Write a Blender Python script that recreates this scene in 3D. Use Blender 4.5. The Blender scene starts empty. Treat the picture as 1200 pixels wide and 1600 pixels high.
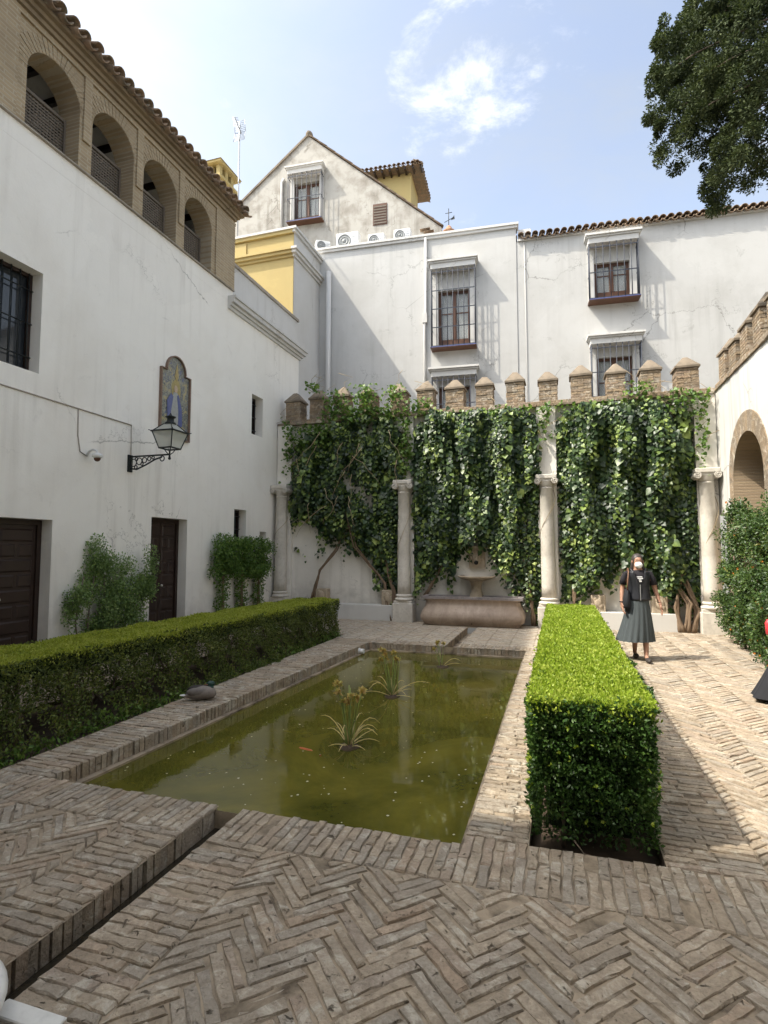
import bpy, bmesh, math, random
import numpy as np
from mathutils import Vector, Matrix
R_ = math.radians
random.seed(7); RNG = np.random.default_rng(11)
scene = bpy.context.scene
COL = scene.collection

# ------------------------------------------------------------------ camera
cam_d = bpy.data.cameras.new('camera'); cam = bpy.data.objects.new('camera', cam_d); COL.objects.link(cam)
cam_d.sensor_fit = 'VERTICAL'; cam_d.sensor_height = 24.0; cam_d.lens = 24.0 * 860 / 1600
cam_d.clip_start = 0.05; cam_d.clip_end = 5000
rt = Vector((0.95334, 0.30190, 0.0)); up = Vector((0.02101, -0.06635, 0.99758)); fw = rt.cross(up) * -1
rt.normalize(); fw = up.cross(rt); fw.normalize(); up = rt.cross(fw)
M = Matrix((rt, up, -fw)).transposed().to_4x4(); M.translation = Vector((0, 0, 1.70))
cam.matrix_world = M
scene.camera = cam

# ------------------------------------------------------------------ light
SUN_D = Vector((0.64, 0.38, -1.0)).normalized()          # the way the light travels
sun_d = bpy.data.lights.new('sun', 'SUN'); sun = bpy.data.objects.new('sun', sun_d); COL.objects.link(sun)
sun_d.energy = 2.0; sun_d.angle = R_(0.6); sun_d.color = (1.0, 0.93, 0.80)
sun.rotation_euler = SUN_D.to_track_quat('-Z', 'Y').to_euler(); sun.location = (-12, -8, 22)
w = bpy.data.worlds.new('World'); scene.world = w; w.use_nodes = True
wn = w.node_tree; wn.nodes.clear()
def N(tree, t, **kw):
    n = tree.nodes.new(t)
    for k, v in kw.items(): setattr(n, k, v)
    return n
sky = N(wn, 'ShaderNodeTexSky', sky_type='NISHITA', sun_disc=False)
sky.sun_elevation = math.asin(-SUN_D.z); sky.sun_rotation = math.atan2(-SUN_D.x, -SUN_D.y)
sky.air_density = 0.78; sky.dust_density = 3.2; sky.ozone_density = 0.7
bg = N(wn, 'ShaderNodeBackground'); bg.inputs['Strength'].default_value = 0.15
wo = N(wn, 'ShaderNodeOutputWorld')
tc = N(wn, 'ShaderNodeTexCoord')
def wmap(scale, loc=(0, 0, 0)):
    m = N(wn, 'ShaderNodeMapping'); m.inputs['Scale'].default_value = scale; m.inputs['Location'].default_value = loc
    wn.links.new(tc.outputs['Generated'], m.inputs['Vector']); return m
def wnoise(m, scale, detail, rough, dist=0):
    n = N(wn, 'ShaderNodeTexNoise'); n.inputs['Scale'].default_value = scale; n.inputs['Detail'].default_value = detail
    n.inputs['Roughness'].default_value = rough; n.inputs['Distortion'].default_value = dist
    wn.links.new(m.outputs['Vector'], n.inputs['Vector']); return n
def wramp(src, a, b, lo=0.0, hi=1.0):
    r = N(wn, 'ShaderNodeMapRange'); r.interpolation_type = 'SMOOTHSTEP'
    r.inputs['From Min'].default_value = a; r.inputs['From Max'].default_value = b
    r.inputs['To Min'].default_value = lo; r.inputs['To Max'].default_value = hi
    wn.links.new(src, r.inputs['Value']); return r
# thin high veil over the whole sky + one torn white cloud above the far roofs
veil = wnoise(wmap((1, 1, 2.2), (3.1, 0.4, 0.2)), 2.2, 7, 0.58, 0.5)
veil_f = wramp(veil.outputs['Fac'], 0.34, 0.70, 0.38, 0.72)
CLD = Vector((-0.128, 0.742, 0.658)).normalized()
dotn = N(wn, 'ShaderNodeVectorMath', operation='DISTANCE'); dotn.inputs[1].default_value = (CLD.x*0.8, CLD.y, CLD.z*1.35)
wn.links.new(wmap((0.8, 1, 1.35)).outputs['Vector'], dotn.inputs[0])
puff_r = wramp(dotn.outputs['Value'], 0.0, 0.135, 1.0, 0.0)
puff_n = wnoise(wmap((1, 1, 1.9), (0.3, 1.9, 0.7)), 7.5, 9, 0.66, 0.25)
pm = N(wn, 'ShaderNodeMath', operation='MULTIPLY_ADD'); wn.links.new(puff_r.outputs[0], pm.inputs[0]); pm.inputs[1].default_value = 0.30
wn.links.new(puff_n.outputs['Fac'], pm.inputs[2])
puff = wramp(pm.outputs[0], 0.60, 0.98, 0.0, 0.9)
lum = N(wn, 'ShaderNodeRGBToBW'); wn.links.new(sky.outputs['Color'], lum.inputs['Color'])
haze_c = N(wn, 'ShaderNodeMixRGB', blend_type='MULTIPLY'); haze_c.inputs['Fac'].default_value = 1.0; haze_c.inputs['Color2'].default_value = (1.13, 1.19, 1.17, 1)   # thin cloud is as bright as the sky around it
wn.links.new(lum.outputs['Val'], haze_c.inputs['Color1'])
mixv = N(wn, 'ShaderNodeMixRGB'); wn.links.new(haze_c.outputs['Color'], mixv.inputs['Color2'])
mixp = N(wn, 'ShaderNodeMixRGB'); mixp.inputs['Color2'].default_value = (3.9, 3.85, 3.75, 1)
wn.links.new(sky.outputs['Color'], mixv.inputs['Color1']); wn.links.new(veil_f.outputs[0], mixv.inputs['Fac'])
wn.links.new(mixv.outputs['Color'], mixp.inputs['Color1']); wn.links.new(puff.outputs[0], mixp.inputs['Fac'])
wn.links.new(mixp.outputs['Color'], bg.inputs['Color']); wn.links.new(bg.outputs['Background'], wo.inputs['Surface'])
vs = scene.view_settings; vs.view_transform = 'Standard'; vs.look = 'None'; vs.gamma = 1.0; vs.use_curve_mapping = False
vs.exposure = 1.66
scene.cycles.use_denoising = True
scene.cycles.max_bounces = 7; scene.cycles.diffuse_bounces = 4; scene.cycles.transparent_max_bounces = 8

# ------------------------------------------------------------------ helpers
def tag(o, label=None, cat=None, group=None, kind=None):
    if label: o['label'] = label
    if cat: o['category'] = cat
    if group: o['group'] = group
    if kind: o['kind'] = kind
    return o
def thing(name, label, cat, loc=(0, 0, 0), rz=0.0, group=None):
    o = bpy.data.objects.new(name, None); COL.objects.link(o); o.empty_display_size = 0.2
    o.location = loc; o.rotation_euler = (0, 0, rz)
    return tag(o, label, cat, group)
def link(name, me, parent=None, kind=None):
    o = bpy.data.objects.new(name, me); COL.objects.link(o)
    if parent is not None: o.parent = parent
    if kind: o['kind'] = kind
    return o
def np_mesh(name, V, F, mat=None, smooth=False):
    V = np.asarray(V, dtype=np.float32); F = np.asarray(F, dtype=np.int32); k = F.shape[1]
    me = bpy.data.meshes.new(name); me.vertices.add(len(V)); me.vertices.foreach_set('co', V.ravel())
    me.loops.add(F.size); me.loops.foreach_set('vertex_index', F.ravel())
    me.polygons.add(len(F)); me.polygons.foreach_set('loop_start', np.arange(0, F.size, k, dtype=np.int32))
    me.polygons.foreach_set('loop_total', np.full(len(F), k, dtype=np.int32))
    if smooth: me.polygons.foreach_set('use_smooth', np.ones(len(F), dtype=bool))
    me.update(calc_edges=True)
    if mat: me.materials.append(mat)
    return me
class MB:
    """collects simple shapes; build() links them as one mesh object"""
    def __init__(s, xf=None): s.v = []; s.f = []; s.sm = []; s.xf = xf
    def add(s, vs, fs, smooth=False):
        b = len(s.v)
        s.v += [tuple(s.xf(*p)) if s.xf else tuple(p) for p in vs]
        for f in fs: s.f.append(tuple(b + i for i in f)); s.sm.append(smooth)
        return s
    def box(s, x0, x1, y0, y1, z0, z1):
        return s.add([(x0,y0,z0),(x1,y0,z0),(x1,y1,z0),(x0,y1,z0),(x0,y0,z1),(x1,y0,z1),(x1,y1,z1),(x0,y1,z1)],
                     [(3,2,1,0),(4,5,6,7),(0,1,5,4),(1,2,6,5),(2,3,7,6),(3,0,4,7)])
    def cham(s, x0, x1, y0, y1, z0, z1, c=0.01):
        """box with chamfered vertical and top edges"""
        def ring(i, z): return [(x0+i+c,y0+i,z),(x1-i-c,y0+i,z),(x1-i,y0+i+c,z),(x1-i,y1-i-c,z),(x1-i-c,y1-i,z),(x0+i+c,y1-i,z),(x0+i,y1-i-c,z),(x0+i,y0+i+c,z)]
        vs = ring(0, z0) + ring(0, z1 - c) + ring(c, z1)
        fs = [tuple(range(7, -1, -1)), tuple(range(16, 24))]
        for k in range(2):
            for i in range(8): j = (i + 1) % 8; fs.append((k*8+i, k*8+j, k*8+8+j, k*8+8+i))
        return s.add(vs, fs)
    def quad(s, *p): return s.add(p, [tuple(range(len(p)))])
    def prism(s, poly, a, b, axis='y'):
        """polygon of (p,q) extruded along axis from a to b; axis y: (x,z), x: (y,z), z: (x,y)"""
        n = len(poly)
        def P(p, q, t): return {'y': (p, t, q), 'x': (t, p, q), 'z': (p, q, t)}[axis]
        vs = [P(p, q, a) for p, q in poly] + [P(p, q, b) for p, q in poly]
        fs = [tuple(range(n)), tuple(range(2*n-1, n-1, -1))] + [(i, i+n, (i+1) % n + n, (i+1) % n) for i in range(n)]
        return s.add(vs, fs)
    def lathe(s, prof, cx, cy, n=24, z0=0, wob=None):
        vs = []
        for (r, z) in prof:
            for i in range(n):
                a = 2*math.pi*i/n; k = r * (wob(a, z) if wob else 1)
                vs.append((cx + k*math.cos(a), cy + k*math.sin(a), z0 + z))
        fs = []
        for k in range(len(prof)-1):
            for i in range(n): j = (i+1) % n; fs.append((k*n+i, k*n+j, k*n+n+j, k*n+n+i))
        m = len(prof)-1
        if prof[0][0] > 1e-4: fs.append(tuple(range(n-1, -1, -1)))
        if prof[m][0] > 1e-4: fs.append(tuple(m*n+i for i in range(n)))
        return s.add(vs, fs, True)
    def tube(s, pts, r, n=8, cap=True):
        pts = [Vector(p) for p in pts]; rs = r if isinstance(r, (list, tuple)) else [r]*len(pts)
        vs = []; ref = None
        for i, p in enumerate(pts):
            d = (pts[min(i+1, len(pts)-1)] - pts[max(i-1, 0)])
            d = d.normalized() if d.length > 1e-9 else Vector((0, 0, 1))
            if ref is None: ref = d.orthogonal().normalized()
            ref = (ref - d*ref.dot(d)); ref = ref.normalized() if ref.length > 1e-6 else d.orthogonal().normalized()
            b = d.cross(ref)
            for k in range(n):
                a = 2*math.pi*k/n; vs.append(p + (ref*math.cos(a) + b*math.sin(a))*rs[i])
        fs = []
        for i in range(len(pts)-1):
            for k in range(n): j = (k+1) % n; fs.append((i*n+k, i*n+j, i*n+n+j, i*n+n+k))
        if cap: fs += [tuple(range(n-1, -1, -1)), tuple((len(pts)-1)*n + k for k in range(n))]
        return s.add(vs, fs, True)
    def ball(s, c, r, n=10, m=7):
        rx, ry, rz = r if isinstance(r, (tuple, list)) else (r, r, r)
        vs = [(c[0], c[1], c[2]-rz)]
        for k in range(1, m):
            t = math.pi*k/m - math.pi/2
            for i in range(n): a = 2*math.pi*i/n; vs.append((c[0]+rx*math.cos(t)*math.cos(a), c[1]+ry*math.cos(t)*math.sin(a), c[2]+rz*math.sin(t)))
        vs.append((c[0], c[1], c[2]+rz)); fs = []
        for i in range(n): j = (i+1) % n; fs.append((0, 1+j, 1+i)); fs.append((len(vs)-1, 1+(m-2)*n+i, 1+(m-2)*n+j))
        for k in range(m-2):
            for i in range(n): j = (i+1) % n; fs.append((1+k*n+i, 1+k*n+j, 1+k*n+n+j, 1+k*n+n+i))
        return s.add(vs, fs, True)
    def wall(s, u0, u1, z0, z1, holes=(), v0=0.0, v1=0.3, back=False):
        """a wall in the (u,z) plane, front at v0, with reveals back to v1 in each hole (hu0,hu1,hz0,hz1)"""
        us = sorted({u0, u1, *[min(max(h[i], u0), u1) for h in holes for i in (0, 1)]})
        zs = sorted({z0, z1, *[min(max(h[i], z0), z1) for h in holes for i in (2, 3)]})
        for a, b in zip(us, us[1:]):
            for c, d in zip(zs, zs[1:]):
                mu, mz = (a+b)/2, (c+d)/2
                if any(h[0] < mu < h[1] and h[2] < mz < h[3] for h in holes): continue
                s.quad((a,v0,c),(b,v0,c),(b,v0,d),(a,v0,d))
                if back: s.quad((a,v1,c),(a,v1,d),(b,v1,d),(b,v1,c))
        for (a, b, c, d) in holes:
            s.quad((a,v0,c),(a,v0,d),(a,v1,d),(a,v1,c)); s.quad((b,v0,c),(b,v1,c),(b,v1,d),(b,v0,d))
            s.quad((a,v0,d),(b,v0,d),(b,v1,d),(a,v1,d)); s.quad((a,v0,c),(a,v1,c),(b,v1,c),(b,v0,c))
        for (a, b) in (((u0,z0),(u1,z0)), ((u1,z0),(u1,z1)), ((u1,z1),(u0,z1)), ((u0,z1),(u0,z0))):
            s.quad((a[0],v0,a[1]),(a[0],v1,a[1]),(b[0],v1,b[1]),(b[0],v0,b[1]))
        return s
    def archpanel(s, curve, z_top, v0, v1):
        """wall above an arch curve [(u,z)...] (left to right) up to z_top, with its soffit"""
        for (a, za), (b, zb) in zip(curve, curve[1:]):
            s.quad((a,v0,za),(b,v0,zb),(b,v0,z_top),(a,v0,z_top)); s.quad((a,v1,za),(a,v1,z_top),(b,v1,z_top),(b,v1,zb))
            s.add([(a,v0,za),(a,v1,za),(b,v1,zb),(b,v0,zb)], [(0,1,2,3)], True)
        return s
    def mesh(s, name, mat):
        me = bpy.data.meshes.new(name); me.from_pydata(s.v, [], s.f); me.update()
        me.polygons.foreach_set('use_smooth', s.sm)
        if mat: me.materials.append(mat)
        return me
    def build(s, name, mat, parent=None, kind=None): return link(name, s.mesh(name, mat), parent, kind)
def arc(cu, cz, r, a0, a1, n, rz=None):
    return [(cu + r*math.cos(R_(a0+(a1-a0)*i/n)), cz + (rz or r)*math.sin(R_(a0+(a1-a0)*i/n))) for i in range(n+1)]

# ------------------------------------------------------------------ materials
def newmat(name):
    m = bpy.data.materials.new(name); m.use_nodes = True; t = m.node_tree
    b = t.nodes['Principled BSDF']; return m, t, b
def coord(t, scale=(1, 1, 1), kind='Object', rot=(0, 0, 0)):
    c = N(t, 'ShaderNodeTexCoord'); m = N(t, 'ShaderNodeMapping'); m.inputs['Scale'].default_value = scale; m.inputs['Rotation'].default_value = rot
    t.links.new(c.outputs[kind], m.inputs['Vector']); return m.outputs['Vector']
def noise(t, vec, scale, detail=5, rough=0.55, dist=0.0):
    n = N(t, 'ShaderNodeTexNoise'); n.inputs['Scale'].default_value = scale; n.inputs['Detail'].default_value = detail
    n.inputs['Roughness'].default_value = rough; n.inputs['Distortion'].default_value = dist
    t.links.new(vec, n.inputs['Vector']); return n.outputs['Fac']
def rng(t, src, a, b, lo=0.0, hi=1.0):
    r = N(t, 'ShaderNodeMapRange'); r.inputs['From Min'].default_value = a; r.inputs['From Max'].default_value = b
    r.inputs['To Min'].default_value = lo; r.inputs['To Max'].default_value = hi; t.links.new(src, r.inputs['Value']); return r.outputs[0]
def mix(t, fac, c1, c2, mode='MIX'):
    m = N(t, 'ShaderNodeMixRGB', blend_type=mode)
    for i, c in (('Fac', fac), ('Color1', c1), ('Color2', c2)):
        if isinstance(c, (int, float)): m.inputs[i].default_value = c
        elif isinstance(c, (tuple, list)): m.inputs[i].default_value = (*c, 1)
        else: t.links.new(c, m.inputs[i])
    return m.outputs['Color']
def math2(t, op, a, b):
    m = N(t, 'ShaderNodeMath', operation=op)
    for i, c in enumerate((a, b)):
        if isinstance(c, (int, float)): m.inputs[i].default_value = c
        else: t.links.new(c, m.inputs[i])
    return m.outputs[0]
def bump(t, b, h, strength=0.4, dist=0.01):
    n = N(t, 'ShaderNodeBump'); n.inputs['Strength'].default_value = strength; n.inputs['Distance'].default_value = dist
    t.links.new(h, n.inputs['Height']); t.links.new(n.outputs['Normal'], b.inputs['Normal'])
def plain(name, col, rough=0.6, metal=0.0, var=0.18, scale=14, spec=0.4):
    m, t, b = newmat(name); v = coord(t); n = noise(t, v, scale, 5, 0.6)
    dark = tuple(c*(1-var) for c in col); lite = tuple(min(1, c*(1+var)) for c in col)
    t.links.new(mix(t, n, dark, lite), b.inputs['Base Color']); b.inputs['Roughness'].default_value = rough
    b.inputs['Metallic'].default_value = metal; b.inputs['Specular IOR Level'].default_value = spec
    bump(t, b, noise(t, v, scale*5, 3), 0.15, 0.004); return m
def plaster(name, col, stain=(0.42, 0.37, 0.30), amt=0.5, streak=0.5, patch=0.0, seed=0.0, bigs=0.55, damp=0.0, patch_col=(0.36, 0.24, 0.16), peel=0.0):
    m, t, b = newmat(name)
    v = coord(t); vs_ = coord(t, (2.6, 2.6, 0.16)); b.inputs['Roughness'].default_value = 0.88; b.inputs['Specular IOR Level'].default_value = 0.2
    big = noise(t, v, bigs + seed*0.01, 6, 0.62, 0.3); mid = noise(t, v, 3.1, 7, 0.65); fine = noise(t, v, 26, 5, 0.6)
    st = noise(t, vs_, 1.7, 6, 0.62, 0.2)
    c = mix(t, rng(t, mid, 0.3, 0.75, 0.0, 0.22), col, tuple(x*0.86 for x in col))
    c = mix(t, rng(t, big, 0.45, 0.75, 0.0, amt), c, stain)
    where = noise(t, v, 0.33, 3, 0.5, 0.4)                             # streaks only below leaks, not everywhere
    sf = math2(t, 'MULTIPLY', rng(t, st, 0.50, 0.80, 0.0, streak*1.5), rng(t, where, 0.42, 0.62, 0.12, 1.0))
    c = mix(t, sf, c, tuple(x*0.75 for x in stain))
    if damp > 0:                                                      # rising damp, tidemark broken by noise
        sx = N(t, 'ShaderNodeSeparateXYZ'); t.links.new(v, sx.inputs[0]); dm = math2(t, 'ADD', sx.outputs['Z'], math2(t, 'MULTIPLY', mid, -1.6))
        c = mix(t, rng(t, dm, -0.75, 0.05, damp, 0.0), c, tuple(x*0.62 for x in stain))
    vo = N(t, 'ShaderNodeTexVoronoi', feature='DISTANCE_TO_EDGE'); vo.inputs['Scale'].default_value = 0.55     # hairline cracks, only here and there
    wv = N(t, 'ShaderNodeVectorMath', operation='ADD'); cv = N(t, 'ShaderNodeCombineXYZ')
    for ax in 'XYZ': t.links.new(math2(t, 'MULTIPLY', mid, 0.9), cv.inputs[ax])
    t.links.new(v, wv.inputs[0]); t.links.new(cv.outputs[0], wv.inputs[1]); t.links.new(wv.outputs[0], vo.inputs['Vector'])
    ck = math2(t, 'MULTIPLY', rng(t, vo.outputs['Distance'], 0.0015, 0.006, 0.75, 0.0), rng(t, where, 0.50, 0.58))
    c = mix(t, ck, c, tuple(x*0.45 for x in stain))
    rp = N(t, 'ShaderNodeTexVoronoi'); rp.inputs['Scale'].default_value = 0.42; t.links.new(wv.outputs[0], rp.inputs['Vector'])  # repainted patches
    rb = N(t, 'ShaderNodeRGBToBW'); t.links.new(rp.outputs['Color'], rb.inputs[0]); c = mix(t, rng(t, rb.outputs[0], 0.55, 0.75, 0.0, 0.10), c, tuple(x*0.6 for x in col))
    hgt = mix(t, 0.35, mid, fine)
    if patch > 0:   # plaster fallen away, the render below shows
        pn = noise(t, v, 0.9, 8, 0.68, 0.5); pf = rng(t, pn, patch, patch+0.012)
        c = mix(t, pf, c, patch_col); hgt = mix(t, pf, hgt, (0, 0, 0))
    if peel > 0:
        pn = noise(t, v, 2.3, 9, 0.72, 0.8); pf = rng(t, pn, 0.60, 0.68, 0.0, peel); c = mix(t, pf, c, tuple(x*0.7 for x in stain))
    t.links.new(c, b.inputs['Base Color']); bump(t, b, hgt, 0.35, 0.012); return m
def brickmat(name, c1, c2, mortar, axis='x', bw=0.29, rh=0.062, ms=0.012):
    m, t, b = newmat(name); c = N(t, 'ShaderNodeTexCoord'); sp = N(t, 'ShaderNodeSeparateXYZ'); cb = N(t, 'ShaderNodeCombineXYZ')
    t.links.new(c.outputs['Object'], sp.inputs[0])
    if axis == 'xy': t.links.new(math2(t, 'ADD', sp.outputs['X'], sp.outputs['Y']), cb.inputs['X'])
    else: t.links.new(sp.outputs['Y' if axis == 'x' else 'X'], cb.inputs['X'])
    t.links.new(sp.outputs['Z'], cb.inputs['Y'])
    v = coord(t); wob = noise(t, v, 9, 3)
    va = N(t, 'ShaderNodeVectorMath', operation='ADD'); vm = N(t, 'ShaderNodeVectorMath', operation='SCALE'); vm.inputs['Scale'].default_value = 0.018
    cw = N(t, 'ShaderNodeCombineXYZ'); t.links.new(wob, cw.inputs['X']); t.links.new(wob, cw.inputs['Y']); t.links.new(cw.outputs[0], vm.inputs[0])
    t.links.new(cb.outputs[0], va.inputs[0]); t.links.new(vm.outputs[0], va.inputs[1])
    br = N(t, 'ShaderNodeTexBrick'); br.inputs['Scale'].default_value = 1.0; br.inputs['Brick Width'].default_value = bw; br.inputs['Row Height'].default_value = rh
    br.inputs['Mortar Size'].default_value = ms; br.inputs['Mortar Smooth'].default_value = 0.3
    br.inputs['Color1'].default_value = (*c1, 1); br.inputs['Color2'].default_value = (*c2, 1); br.inputs['Mortar'].default_value = (*mortar, 1)
    t.links.new(va.outputs[0], br.inputs['Vector'])
    big = noise(t, v, 1.3, 6, 0.6); fine = noise(t, v, 40, 4)
    cc = mix(t, rng(t, big, 0.4, 0.72, 0, 0.55), br.outputs['Color'], tuple(x*0.55 for x in c1))
    t.links.new(cc, b.inputs['Base Color']); b.inputs['Roughness'].default_value = 0.92; b.inputs['Specular IOR Level'].default_value = 0.15
    h = math2(t, 'SUBTRACT', math2(t, 'MULTIPLY', fine, 0.5), br.outputs['Fac']); bump(t, b, h, 0.6, 0.012); return m
def paver(name, c1, c2, dirt=0.5):
    """worn clay bricks: one tone per brick, blotches of old mortar and pits on top"""
    m, t, b = newmat(name); g = N(t, 'ShaderNodeNewGeometry'); oi = N(t, 'ShaderNodeObjectInfo')
    v = coord(t, kind='Object'); gp = N(t, 'ShaderNodeMapping'); t.links.new(g.outputs['Position'], gp.inputs['Vector']); P = gp.outputs['Vector']
    rnd = math2(t, 'FRACT', math2(t, 'ADD', g.outputs['Random Per Island'], oi.outputs['Random']), 0)
    r2 = math2(t, 'FRACT', math2(t, 'MULTIPLY', rnd, 17.31), 0)
    c = mix(t, rnd, c1, c2); r3 = math2(t, 'FRACT', math2(t, 'MULTIPLY', rnd, 41.7), 0); c = mix(t, rng(t, r3, 0.45, 0.75, 0, 0.5), c, tuple(sum(c1)/3*k for k in (1.08, 1.03, 0.93))); c = mix(t, rng(t, r2, 0.7, 1.0, 0, 0.4), c, (0.44, 0.29, 0.20))
    fine = noise(t, P, 55, 6, 0.65); mid = noise(t, P, 11, 6, 0.66, 0.4); big = noise(t, P, 0.9, 5, 0.6); lime = noise(t, P, 6.5, 7, 0.7, 0.8)
    c = mix(t, rng(t, mid, 0.40, 0.66, 0, 0.6), c, tuple(x*0.58 for x in c1))
    c = mix(t, rng(t, fine, 0.38, 0.66, 0, 0.45), c, tuple(x*0.5 for x in c1)); c = mix(t, rng(t, lime, 0.53, 0.65, 0, 0.7), c, (0.60, 0.55, 0.46))
    c = mix(t, rng(t, big, 0.45, 0.75, 0, dirt), c, (0.17, 0.135, 0.095))
    pit = rng(t, noise(t, P, 21, 6, 0.68, 0.6), 0.615, 0.70)
    c = mix(t, math2(t, 'MULTIPLY', pit, 0.8), c, (0.10, 0.075, 0.05))
    t.links.new(c, b.inputs['Base Color']); b.inputs['Roughness'].default_value = 0.9; b.inputs['Specular IOR Level'].default_value = 0.25
    h = math2(t, 'SUBTRACT', math2(t, 'ADD', math2(t, 'MULTIPLY', fine, 0.5), mid), math2(t, 'MULTIPLY', pit, 0.8)); bump(t, b, h, 1.0, 0.02); return m
def leafmat(name, cols, trans=0.35, gloss=0.35, clump=1.3, rough=0.45):
    """cols: [(position, colour)...] by a random number per leaf"""
    m, t, b = newmat(name); g = N(t, 'ShaderNodeNewGeometry'); r = N(t, 'ShaderNodeValToRGB')
    gp = N(t, 'ShaderNodeMapping'); t.links.new(g.outputs['Position'], gp.inputs['Vector'])
    cl = noise(t, gp.outputs['Vector'], clump, 3, 0.6)
    f = math2(t, 'ADD', math2(t, 'MULTIPLY', g.outputs['Random Per Island'], 0.72), rng(t, cl, 0.3, 0.7, -0.06, 0.34))
    t.links.new(f, r.inputs['Fac']); e = r.color_ramp.elements
    while len(e) < len(cols): e.new(0.5)
    for k, (p, c) in enumerate(cols): e[k].position = p; e[k].color = (*c, 1)
    t.links.new(r.outputs['Color'], b.inputs['Base Color']); b.inputs['Roughness'].default_value = rough; b.inputs['Specular IOR Level'].default_value = gloss
    tr = N(t, 'ShaderNodeBsdfTranslucent'); t.links.new(mix(t, 0.5, r.outputs['Color'], (0.9, 1.0, 0.25), 'MULTIPLY'), tr.inputs['Color'])
    ms = N(t, 'ShaderNodeMixShader'); ms.inputs['Fac'].default_value = trans
    t.links.new(b.outputs[0], ms.inputs[1]); t.links.new(tr.outputs[0], ms.inputs[2]); t.links.new(ms.outputs[0], t.nodes['Material Output'].inputs['Surface'])
    return m
def bark(name, col):
    m, t, b = newmat(name); v = coord(t, (9, 9, 1.6)); n = noise(t, v, 3, 6, 0.65, 0.6)
    t.links.new(mix(t, n, tuple(x*0.45 for x in col), tuple(x*1.4 for x in col)), b.inputs['Base Color']); b.inputs['Roughness'].default_value = 0.95
    bump(t, b, n, 0.8, 0.02); return m
def tilemat(name):
    m, t, b = newmat(name); g = N(t, 'ShaderNodeNewGeometry'); oi = N(t, 'ShaderNodeObjectInfo'); gp = N(t, 'ShaderNodeMapping'); t.links.new(g.outputs['Position'], gp.inputs['Vector']); P = gp.outputs['Vector']
    rnd = math2(t, 'FRACT', math2(t, 'ADD', g.outputs['Random Per Island'], oi.outputs['Random']), 0)
    c = mix(t, rnd, (0.24, 0.155, 0.10), (0.36, 0.25, 0.165)); n = noise(t, P, 5, 7, 0.68); n2 = noise(t, P, 22, 5, 0.6)
    c = mix(t, rng(t, n, 0.42, 0.62, 0, 0.8), c, (0.13, 0.115, 0.085)); c = mix(t, rng(t, n2, 0.56, 0.7, 0, 0.6), c, (0.36, 0.34, 0.24))
    t.links.new(c, b.inputs['Base Color']); b.inputs['Roughness'].default_value = 0.92; bump(t, b, n2, 0.5, 0.01); return m
def stone(name, col, vein=(0.45, 0.41, 0.36), scale=2.5, amt=0.5, rough=0.55):
    m, t, b = newmat(name); v = coord(t, (1, 1, 0.5)); n = noise(t, v, scale, 8, 0.65, 1.2); n2 = noise(t, coord(t), 18, 5, 0.6); n3 = noise(t, coord(t), 1.1, 4, 0.6)
    c = mix(t, rng(t, n, 0.42, 0.68, 0, amt), col, vein); c = mix(t, rng(t, n2, 0.5, 0.75, 0, 0.35), c, tuple(x*0.6 for x in vein)); c = mix(t, rng(t, n3, 0.45, 0.7, 0, 0.4), c, tuple(x*0.8 for x in vein))
    t.links.new(c, b.inputs['Base Color']); b.inputs['Roughness'].default_value = rough; bump(t, b, n2, 0.25, 0.006); return m

M_wallL = plaster('plaster_left', (0.90, 0.865, 0.795), (0.70, 0.64, 0.55), 0.4, 0.5, damp=0.5, peel=0.18)
M_wallB = plaster('plaster_back', (0.84, 0.80, 0.73), (0.50, 0.46, 0.40), 0.55, 0.5, patch=0.70, peel=0.6, damp=0.6)
M_wallH = plaster('plaster_house', (0.52, 0.512, 0.49), (0.32, 0.305, 0.275), 0.45, 0.3, patch=0.76, peel=0.35, seed=5)
M_gable = plaster('plaster_gable', (0.43, 0.41, 0.37), (0.25, 0.225, 0.19), 1.2, 0.8, peel=0.7, bigs=1.7)
M_yellow = plaster('plaster_yellow', (0.46, 0.365, 0.165), (0.50, 0.36, 0.15), 0.4, 0.35, peel=0.3)
M_trim = plaster('plaster_trim', (0.62, 0.607, 0.58), (0.45, 0.41, 0.35), 0.35, 0.3)
M_ledge = plaster('mossy_cap', (0.42, 0.37, 0.31), (0.16, 0.14, 0.11), 0.8, 0.5, peel=0.6)
M_brickL = brickmat('arcade_brick', (0.43, 0.335, 0.215), (0.34, 0.26, 0.165), (0.44, 0.375, 0.275), 'x')
M_brickM = paver('merlon_brick', (0.30, 0.225, 0.15), (0.44, 0.335, 0.22), 0.35)
M_paver = paver('worn_paver', (0.40, 0.325, 0.24), (0.55, 0.455, 0.345), 0.35)
M_paver2 = paver('court_paver', (0.52, 0.435, 0.335), (0.60, 0.51, 0.40), 0.2)
M_joint = plaster('joint_dirt', (0.36, 0.29, 0.21), (0.09, 0.07, 0.05), 1.3, 0.0, bigs=5.0)
M_joint2 = plain('joint_lime', (0.32, 0.265, 0.205), 0.95, var=0.35, scale=4)
M_soil = plain('soil', (0.07, 0.05, 0.035), 1.0, var=0.6, scale=9)
M_earth = plain('earth', (0.25, 0.22, 0.17), 1.0, var=0.4, scale=0.3)
M_tile = tilemat('roof_tile')
M_marble = stone('column_marble', (0.66, 0.62, 0.55), (0.40, 0.36, 0.30))
M_marbleW = stone('white_marble', (0.74, 0.73, 0.69), (0.52, 0.51, 0.48), 3.5, 0.4)
M_trough = stone('trough_stone', (0.44, 0.345, 0.27), (0.24, 0.18, 0.14), 3.2, 0.7)
M_sand = stone('sandstone', (0.46, 0.38, 0.28), (0.27, 0.21, 0.15), 3, 0.6, 0.85)
M_iron = plain('black_iron', (0.022, 0.026, 0.026), 0.5, 0.3, 0.3)
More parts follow.
